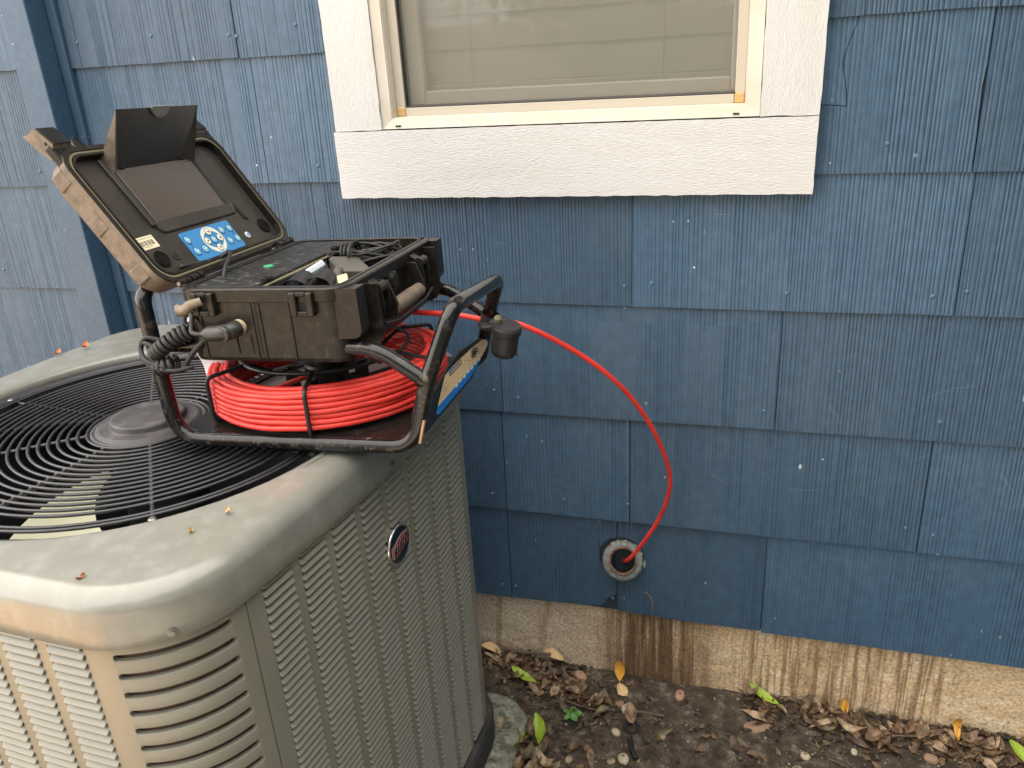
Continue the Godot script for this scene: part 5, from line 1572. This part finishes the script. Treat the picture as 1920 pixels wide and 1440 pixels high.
	o = tb("probe_handle", spline([Vector3(0.252, 0.208, -0.095), Vector3(0.246, 0.219, -0.125), Vector3(0.236, 0.226, -0.150), Vector3(0.228, 0.224, -0.172)], 6), 0.0075, M.grey_case, self, 10)
	o.transform = RT
	tag(o, "dull grey curved probe handle lying beside the adapter in the case", "tool")
	var pc = MB.new()
	pc.box(Vector3(0.268, 0.220, -0.100), Vector3(0.016, 0.012, 0.034), 0.001, Basis.from_euler(Vector3(0.3, 0.5, 0.2)))
	o = obj("cable_tag", pc, M.ivory, self, RT)
	tag(o, "small cream paper tag among the tools in the case", "tag")
	var bg = MB.new()   # crumpled clear bag wedged behind the left upright
	var f = FastNoiseLite.new(); f.seed = 21; f.frequency = 9.0; f.fractal_octaves = 3
	var rows3 = []
	for j in 15:
		var r = PackedVector3Array()
		for i in 18:
			var g = TAU * i / 18.0
			var t = j / 14.0
			var rad = (0.010 + 0.022 * sin(PI * clampf(t * 0.9 + 0.08, 0, 1)))
			var c = Vector3(-0.020, 0.045, -0.150).lerp(Vector3(-0.030, 0.160, -0.150), t) + Vector3(0.012 * sin(t * 5.0), 0, 0)
			var p = c + Vector3(cos(g) * rad * 1.15, sin(g) * rad * 0.25 - cos(g) * rad * 0.5, sin(g) * rad)
			p += Vector3(f.get_noise_3d(p.x, p.y, p.z), f.get_noise_3d(p.y + 3, p.z, p.x), f.get_noise_3d(p.z, p.x + 5, p.y)) * 0.034
			r.append(p)
		rows3.append(r)
	bg.grid(rows3, true, Vector3.ZERO, Vector3(0, 0.09, -0.14))
	o = obj("plastic_bag", bg, M.bag, self, RT)
	tag(o, "crumpled clear plastic bag standing on the fan grille behind the reel frame", "plastic bag")

# ------------------------------------------------------------------ pipe in the wall and the litter below it
func build_cleanout() -> void:
	var P = group_node("cleanout_pipe", self, Transform3D(Basis(), Vector3(-0.266, 0.163, 0)))
	tag(P, "open rusty drain cleanout pipe sticking out of the blue siding", "pipe")
	var X = axis(Vector3(0.002, -0.004, 0.012), Vector3(0.13, 0.50, 0.85))
	lt("flange", [Vector2(0.036, -0.05), Vector2(0.042, -0.012), Vector2(0.0480, 0.002), Vector2(0.0495, 0.012), Vector2(0.0475, 0.017), Vector2(0.043, 0.0195), Vector2(0.037, 0.0205), Vector2(0.0345, 0.021)], 30, X, M.iron, P, true)
	lt("threaded_collar", [Vector2(0.0345, 0.016), Vector2(0.0345, 0.026), Vector2(0.0330, 0.0295), Vector2(0.0300, 0.029), Vector2(0.0280, 0.025), Vector2(0.0275, -0.01)], 36, X, M.rusty_rim, P, true)
	lt("bore", [Vector2(0.0278, 0.022), Vector2(0.0270, -0.12), Vector2(0.0, -0.125)], 30, X, M.bore, P)
	var b = MB.new()
	for k in 14:   # mortar crumbs round the lower edge
		var g = deg_to_rad(200.0 + k * 11.0 + rng.randf_range(-4, 4))
		b.lathe([Vector2(0.0, -0.003), Vector2(0.004, -0.001), Vector2(0.003, 0.003), Vector2(0.0, 0.004)], 5, X * axis(Vector3(0, 0, 0), Vector3(0, 1, 0)) * Transform3D(Basis(), Vector3(cos(g) * 0.047, 0.012 + rng.randf_range(-0.004, 0.006), sin(g) * 0.047)))
	obj("mortar_crumbs", b, M.stone[0], P)
	var w = tb("rusty_wire", spline([Vector3(-0.218, 0.072, 0.013), Vector3(-0.208, 0.078, 0.020), Vector3(-0.196, 0.072, 0.026), Vector3(-0.189, 0.050, 0.028), Vector3(-0.192, 0.018, 0.022), Vector3(-0.200, -0.004, 0.006), Vector3(-0.203, -0.016, -0.012)], 8), 0.0011, mat(lin(0.20, 0.11, 0.06), 0.8), self, 6)
	tag(w, "thin rusty bent wire poking from the footing below the siding", "wire")

func leaf_mesh(curl: float, fold: float, len: float, wid: float, sd: int) -> ArrayMesh:
	var r = RandomNumberGenerator.new(); r.seed = sd
	var b = MB.new()
	var rows = []
	var n = 7
	var tw = r.randf_range(-0.7, 0.7)
	for i in n + 1:
		var t = float(i) / n
		var wv = wid * pow(sin(PI * clampf(t * 0.93 + 0.03, 0, 1)), 0.75) * (1.0 - 0.25 * t) * (1.0 + r.randf_range(-0.10, 0.10))
		var z = (t - 0.5) * len
		var y = curl * (t - 0.5) * (t - 0.5) * len * 1.6
		var row = PackedVector3Array()
		for k in 5:
			var s = (k - 2) / 2.0
			var p = Vector3(s * wv, fold * absf(s) * wv + 0.0016 * sin(k * 2.0 + i), 0)
			p = Basis(Vector3.BACK, tw * (t - 0.5)) * p
			row.append(p + Vector3(0, y, z))
		rows.append(row)
	b.grid(rows, false, Vector3.UP)
	b.tube(PackedVector3Array([Vector3(0, curl * 0.4 * len, 0.5 * len), Vector3(0.002, curl * 0.45 * len + 0.002, 0.62 * len)]), 0.0008, 4)
	return b.done()

func drop(called: String, mesh: Mesh, m: Material, x: float, z: float, lift: float, eul: Vector3, label: String, cat: String, grp := "") -> MeshInstance3D:
	var o = put(called, mesh, m, self, Transform3D(Basis.from_euler(eul), Vector3(x, ground_y(x, z) + lift, z)))
	tag(o, label, cat, grp)
	return o

func stone_mesh(s: Vector3, sd: int) -> ArrayMesh:
	var f = FastNoiseLite.new(); f.seed = sd; f.frequency = 0.8
	var rows = []
	for j in 7:
		var r = PackedVector3Array()
		for i in 9:
			var a = PI * j / 6.0; var g = TAU * i / 9.0
			var d = Vector3(sin(a) * cos(g), cos(a), sin(a) * sin(g))
			r.append(d * s * (1.0 + 0.25 * f.get_noise_3d(d.x, d.y, d.z)))
		rows.append(r)
	var b = MB.new()
	b.grid(rows, true, Vector3.ZERO, Vector3.ZERO)
	return b.done()

func build_litter() -> void:
	var kinds = []
	for k in 9:
		kinds.append(leaf_mesh([0.5, -0.5, 0.9, 0.2, -0.8, 0.6, 1.1, -0.3, 0.35][k], [0.3, 0.55, -0.3, 0.8, 0.4, -0.5, 1.1, 0.2, 0.7][k], [0.054, 0.046, 0.059, 0.048, 0.056, 0.043, 0.050, 0.062, 0.046][k], [0.012, 0.013, 0.011, 0.014, 0.012, 0.011, 0.012, 0.010, 0.014][k], 40 + k))
	# brown litter in drifts: x0, z0, x1, z1 (a line), spread, count, words
	var heaps = [
		[-0.66, 0.005, -0.50, 0.012, 0.016, 22, "dry brown leaf in the corner drift between air conditioner and footing"],
		[-0.53, 0.02, -0.31, 0.09, 0.034, 64, "dry brown leaf in the drift left of the bare soil by the footing"],
		[-0.50, 0.23, -0.40, 0.34, 0.035, 26, "dry brown leaf beside the edge of the concrete pad"],
		[0.07, 0.01, 0.12, 0.03, 0.022, 9, "dry brown leaf at the footing beside the yellow green leaf"],
		[0.19, 0.012, 0.36, 0.045, 0.024, 52, "dry brown leaf in the middle drift along the footing"],
		[0.36, 0.02, 0.52, 0.035, 0.016, 20, "dry brown leaf in the thin line of litter along the footing"],
		[0.50, 0.03, 0.74, 0.055, 0.030, 56, "dry brown leaf in the right hand drift along the footing"]]
	for h in heaps:
		for i in h[5]:
			var t = rng.randf()
			var x: float = lerpf(h[0], h[2], t) + rng.randfn(0, h[4] * 0.7)
			var z: float = maxf(lerpf(h[1], h[3], t) + absf(rng.randfn(0, h[4])) - h[4] * 0.3, -0.004)
			drop("leaf", kinds[rng.randi() % 9], M.leaf[rng.randi() % 6], x, z, rng.randf_range(0.003, 0.020) * (1.0 if i % 3 else 1.5), Vector3(rng.randf_range(-0.4, 0.4), rng.randf() * TAU, rng.randf_range(-0.5, 0.5)), h[6], "leaf", h[6].replace("dry brown leaf", "dry brown leaves"))
	var big = leaf_mesh(0.5, 0.25, 0.085, 0.017, 91)
	var longl = leaf_mesh(0.25, 0.35, 0.080, 0.013, 92)
	drop("leaf", longl, M.green_leaf, -0.520, 0.062, 0.020, Vector3(0.1, 1.15, 0.2), "yellow green curled leaf on the leaf drift beside the air conditioner", "leaf")
	drop("leaf", big, M.green_leaf, -0.432, 0.225, 0.014, Vector3(0.15, 0.35, 0.5), "bright green leaf on the soil right of the concrete pad", "leaf")
	drop("leaf", longl, M.green_leaf, -0.478, 0.285, 0.010, Vector3(0.1, -0.45, 0.4), "green leaf pressed against the side of the concrete pad", "leaf")
	drop("leaf", leaf_mesh(0.3, 0.2, 0.052, 0.016, 93), M.yellow_leaf, -0.275, 0.006, 0.026, Vector3(1.25, 0.15, 0.1), "yellow orange leaf standing against the stained footing", "leaf")
	drop("leaf", leaf_mesh(0.2, 0.1, 0.034, 0.018, 94), M.tan_leaf, -0.262, 0.052, 0.012, Vector3(0.5, 1.0, 0.1), "pale tan torn leaf on the soil below the yellow orange leaf", "leaf")
	drop("leaf", longl, M.green_leaf, 0.083, 0.004, 0.020, Vector3(0.25, 1.1, 0.3), "green yellow leaf lying at the footing above the buried rock", "leaf")
	drop("leaf", leaf_mesh(0.2, 0.2, 0.036, 0.014, 95), M.yellow_leaf, 0.270, 0.000, 0.030, Vector3(1.2, 0.5, 0.1), "round golden leaf on top of the middle leaf drift", "leaf")
	drop("leaf", leaf_mesh(1.0, 0.2, 0.055, 0.010, 96), M.yellow_leaf, 0.512, 0.012, 0.035, Vector3(1.35, 0.1, 0.1), "narrow yellow leaf standing upright on the right hand drift", "leaf")
	drop("leaf", big, M.green_leaf, 0.645, 0.062, 0.030, Vector3(0.2, 0.9, 0.3), "bright green leaf on the right hand drift at the picture edge", "leaf")
	drop("leaf", leaf_mesh(-0.4, 0.3, 0.062, 0.014, 97), M.tan_leaf, -0.455, -0.006, 0.034, Vector3(0.2, 1.35, 0.5), "long pale tan leaf leaning on the footing above the drift", "leaf")
	drop("leaf", leaf_mesh(-0.5, 0.4, 0.060, 0.013, 98), M.tan_leaf, -0.625, 0.004, 0.030, Vector3(0.3, 1.5, 0.3), "long tan leaf lying in the corner beside the air conditioner", "leaf")
	drop("leaf", leaf_mesh(0.8, 0.9, 0.055, 0.016, 99), M.leaf[3], -0.224, 0.138, 0.016, Vector3(0.3, 0.4, 0.2), "curled brown leaf under the pale stone on the bare soil", "leaf")
	drop("leaf", leaf_mesh(0.7, 0.6, 0.060, 0.012, 100), M.leaf[4], -0.155, 0.170, 0.012, Vector3(0.2, 2.6, 0.9), "thin brown leaf on edge right of the dark hole", "leaf")
	for q in [[-0.42, 0.245, 0], [-0.30, 0.27, 3], [-0.345, 0.245, 0], [0.02, 0.16, 2], [0.07, 0.17, 0], [-0.20, 0.30, 1], [-0.16, 0.30, 4]]:
		drop("leaf", kinds[(q[2] * 2 + 1) % 9], M.leaf[q[2]], q[0], q[1], 0.008, Vector3(0.1, q[0] * 20.0, 0.1), "single brown leaf lying on the bare soil in front of the pipe", "leaf", "scattered brown leaves on the bare soil")
	# seedling
	var S = group_node("seedling", self, Transform3D(Basis(), Vector3(-0.370, ground_y(-0.37, 0.155), 0.155)))
	tag(S, "tiny green seedling with a few leaves growing in the soil", "seedling")
	tb("stem", PackedVector3Array([Vector3(0, -0.01, 0), Vector3(0.003, 0.018, 0.0)]), 0.001, M.deep_leaf, S, 5)
	for k in 5:
		put("leaf", leaf_mesh(0.2, 0.2, 0.026, 0.009, 60 + k), M.deep_leaf, S, Transform3D(Basis.from_euler(Vector3(-0.3, k * 1.26, 0)), Vector3(0, 0.018, 0)) * Transform3D(Basis(), Vector3(0, 0, -0.013)))
	# stones
	var st = [
		[-0.262, 0.088, 0.013, 1, "round tan pebble touching the pale stone on the bare soil"], [-0.243, 0.102, 0.016, 2, "pale round stone on the bare soil above the curled leaf"],
		[-0.256, 0.180, 0.013, 2, "cream pebble left of the dark hole in the soil"], [-0.147, 0.167, 0.011, 0, "light pebble with a dark side right of the dark hole"],
		[-0.226, 0.255, 0.017, 2, "long cream stone at the bottom edge beside the black hose"], [-0.254, 0.262, 0.011, 0, "small tan pebble next to the long cream stone"],
		[-0.118, 0.030, 0.017, 3, "pinkish brick chip on the soil under the stained footing"], [-0.375, 0.03, 0.019, 3, "smooth pink stone resting on top of the left leaf drift"],
		[0.098, -0.002, 0.012, 0, "pale pebble against the footing right of the green yellow leaf"], [0.178, 0.146, 0.013, 2, "white pebble alone on the bare soil at the right"],
		[0.158, 0.190, 0.014, 0, "flat tan pebble at the bottom edge of the bare soil"], [0.287, 0.104, 0.010, 2, "small white pebble below the middle leaf drift"],
		[0.452, 0.085, 0.017, 1, "rounded brown stone between the middle and right hand drifts"], [-0.35, 0.285, 0.012, 0, "small pebble beside the leaves at the bottom edge"]]
	for i in st.size():
		var s = st[i]
		drop("pebble", stone_mesh(Vector3(s[2], s[2] * 0.62, s[2] * 0.8), 30 + i), M.stone[s[3]], s[0], s[1], s[2] * 0.3, Vector3(0.1, i * 1.3, 0.15), s[4], "pebble")
	drop("rock", stone_mesh(Vector3(0.055, 0.018, 0.024), 77), M.stone[1], 0.075, 0.070, -0.010, Vector3(0.1, 0.35, 0.12), "tan rock half buried in the soil near the footing", "rock")
	# twigs, hose end, hole
	for q in [[[-0.245, 0.118, 0.012], [-0.20, 0.112, 0.014], [-0.150, 0.106, 0.010], 0.0032, "brown twig lying across the pebbles on the bare soil"], [[-0.40, 0.115, 0.012], [-0.33, 0.12, 0.010], [-0.27, 0.112, 0.008], 0.0026, "thin dark twig in front of the left leaf drift"], [[-0.60, -0.002, 0.030], [-0.54, 0.004, 0.036], [-0.46, 0.002, 0.038], 0.0042, "grey brown stick lying along the foot of the wall"], [[0.32, 0.075, 0.014], [0.37, 0.055, 0.018], [0.425, 0.045, 0.020], 0.0026, "pale straight twig in the middle leaf drift"], [[0.225, 0.145, 0.006], [0.265, 0.16, 0.010], [0.285, 0.185, 0.006], 0.0018, "thin curved stem lying on the bare soil at the right"]]:
		var pts = []
		for k in 3: pts.append(Vector3(q[k][0], ground_y(q[k][0], q[k][1]) + q[k][2], q[k][1]))
		var o = tb("twig", spline(pts, 6), q[3], M.twig, self, 6)
		tag(o, q[4], "twig")
	var hp = []
	for q in [[-0.222, 0.190], [-0.216, 0.205], [-0.210, 0.225], [-0.198, 0.245]]: hp.append(Vector3(q[0], ground_y(q[0], q[1]) + 0.004, q[1]))
	var h = tb("hose_end", spline(hp, 6), 0.0062, M.black, self, 9)
	tag(h, "short end of black hose half sunk in the soil", "hose")
	h = lt("soil_hole", [Vector2(0.021, 0.002), Vector2(0.017, 0.003), Vector2(0.011, -0.003), Vector2(0.0, -0.006)], 16, Transform3D(Basis(), Vector3(-0.222, ground_y(-0.222, 0.160) + 0.002, 0.160)), M.dark, self, true)
	tag(h, "small dark burrow hole in the soil below the curled leaf", "hole")
	# crumbled leaf trodden into the soil along the drifts
	var cm = MultiMesh.new()
	cm.transform_format = MultiMesh.TRANSFORM_3D; cm.use_colors = true; cm.mesh = leaf_mesh(0.3, 0.3, 0.020, 0.006, 71); cm.instance_count = 1700
	for i in 1700:
		var h2 = heaps[[1, 1, 2, 4, 4, 5, 6, 6, 0, 3][i % 10]]
		var t = rng.randf()
		var x = lerpf(h2[0], h2[2], t) + rng.randfn(0, h2[4] * 1.0)
		var z = maxf(lerpf(h2[1], h2[3], t) + rng.randfn(0, h2[4] * 1.5), -0.006)
		if i % 9 == 0:
			x = rng.randf_range(-0.5, 0.75); z = rng.randf_range(0.0, 0.34)
		cm.set_instance_transform(i, Transform3D(Basis.from_euler(Vector3(rng.randf_range(-0.3, 0.3), rng.randf() * TAU, rng.randf_range(-0.3, 0.3))).scaled(Vector3.ONE * rng.randf_range(0.35, 1.3)), Vector3(x, ground_y(x, z) + rng.randf_range(0.001, 0.006), z)))
		cm.set_instance_color(i, [Color(0.05, 0.032, 0.019), Color(0.085, 0.054, 0.03), Color(0.030, 0.021, 0.014), Color(0.14, 0.09, 0.05)][rng.randi() % 4])
	var ci = MultiMeshInstance3D.new()
	ci.name = "leaf_mulch"; ci.multimesh = cm; ci.material_override = M.mulch; ci.set_meta("kind", "stuff")
	add_child(ci, true)
	tag(ci, "crumbled brown leaf matted on the soil along the wall", "leaf mulch")
	# grit
	var mm = MultiMesh.new()
	mm.transform_format = MultiMesh.TRANSFORM_3D; mm.mesh = stone_mesh(Vector3(0.0022, 0.0015, 0.0019), 5); mm.instance_count = 1500
	for i in 1500:
		var x = rng.randf_range(-0.6, 0.95); var z = rng.randf_range(0.0, 0.5)
		var s = rng.randf_range(0.3, 1.0) if rng.randf() < 0.93 else rng.randf_range(1.2, 2.4)
		mm.set_instance_transform(i, Transform3D(Basis.from_euler(Vector3(rng.randf() * 6, rng.randf() * 6, 0)).scaled(Vector3.ONE * s), Vector3(x, ground_y(x, z) + 0.0008, z)))
	var mi = MultiMeshInstance3D.new()
	mi.name = "grit"; mi.multimesh = mm; mi.material_override = M.grit; mi.set_meta("kind", "stuff")
	add_child(mi, true)
	tag(mi, "pale grit scattered over the dark soil", "gravel")
	# crumbs on the condenser
	for q in [[-0.645, 0.7724, 0.880, M.tan_leaf, 0.011, "yellowish leaf crumb stuck on the cap nearest the grille rim"], [-0.665, 0.7712, 0.930, M.ochre, 0.009, "ochre leaf crumb stuck on the rounded edge of the cap"], [-0.735, 0.768, 1.04, M.rusty_bit, 0.010, "rusty red scrap stuck on the front corner of the cap"], [-1.375, 0.774, 0.340, M.orange_leaf, 0.020, "orange dry leaf scrap on the rear rim of the cap, nearer the wall corner"], [-1.405, 0.774, 0.385, M.orange_leaf, 0.018, "orange dry leaf scrap on the rear rim of the cap, left of the other"], [-1.340, 0.772, 0.640, M.yellow_leaf, 0.026, "yellow leaf scrap at the left end of the grille"]]:
		var o = put("leaf_scrap", leaf_mesh(0.9, 0.6, q[4], q[4] * 0.35, int(q[4] * 1000)), q[3], self, Transform3D(Basis.from_euler(Vector3(0.2, q[0] * 9.0, 0.1)), Vector3(q[0], q[1] + 0.002, q[2])))
		tag(o, q[5], "leaf scrap")
	var wb = MB.new()
	for k in 5:
		wb.tube(PackedVector3Array([Vector3(-1.735, 0.556, 0.085), Vector3(-1.735 + 0.05 * cos(k * 1.3), 0.556 + 0.025 * sin(k * 1.3), 0.075)]), 0.0012, 4)
	wb.lathe([Vector2(0.0, -0.008), Vector2(0.008, 0.0), Vector2(0.0, 0.007)], 6, Transform3D(Basis(), Vector3(-1.735, 0.556, 0.085)), true)
	var o2 = obj("cobweb", wb, M.web, self)
	tag(o2, "grey scrap of cobweb on the siding behind the air conditioner", "cobweb")
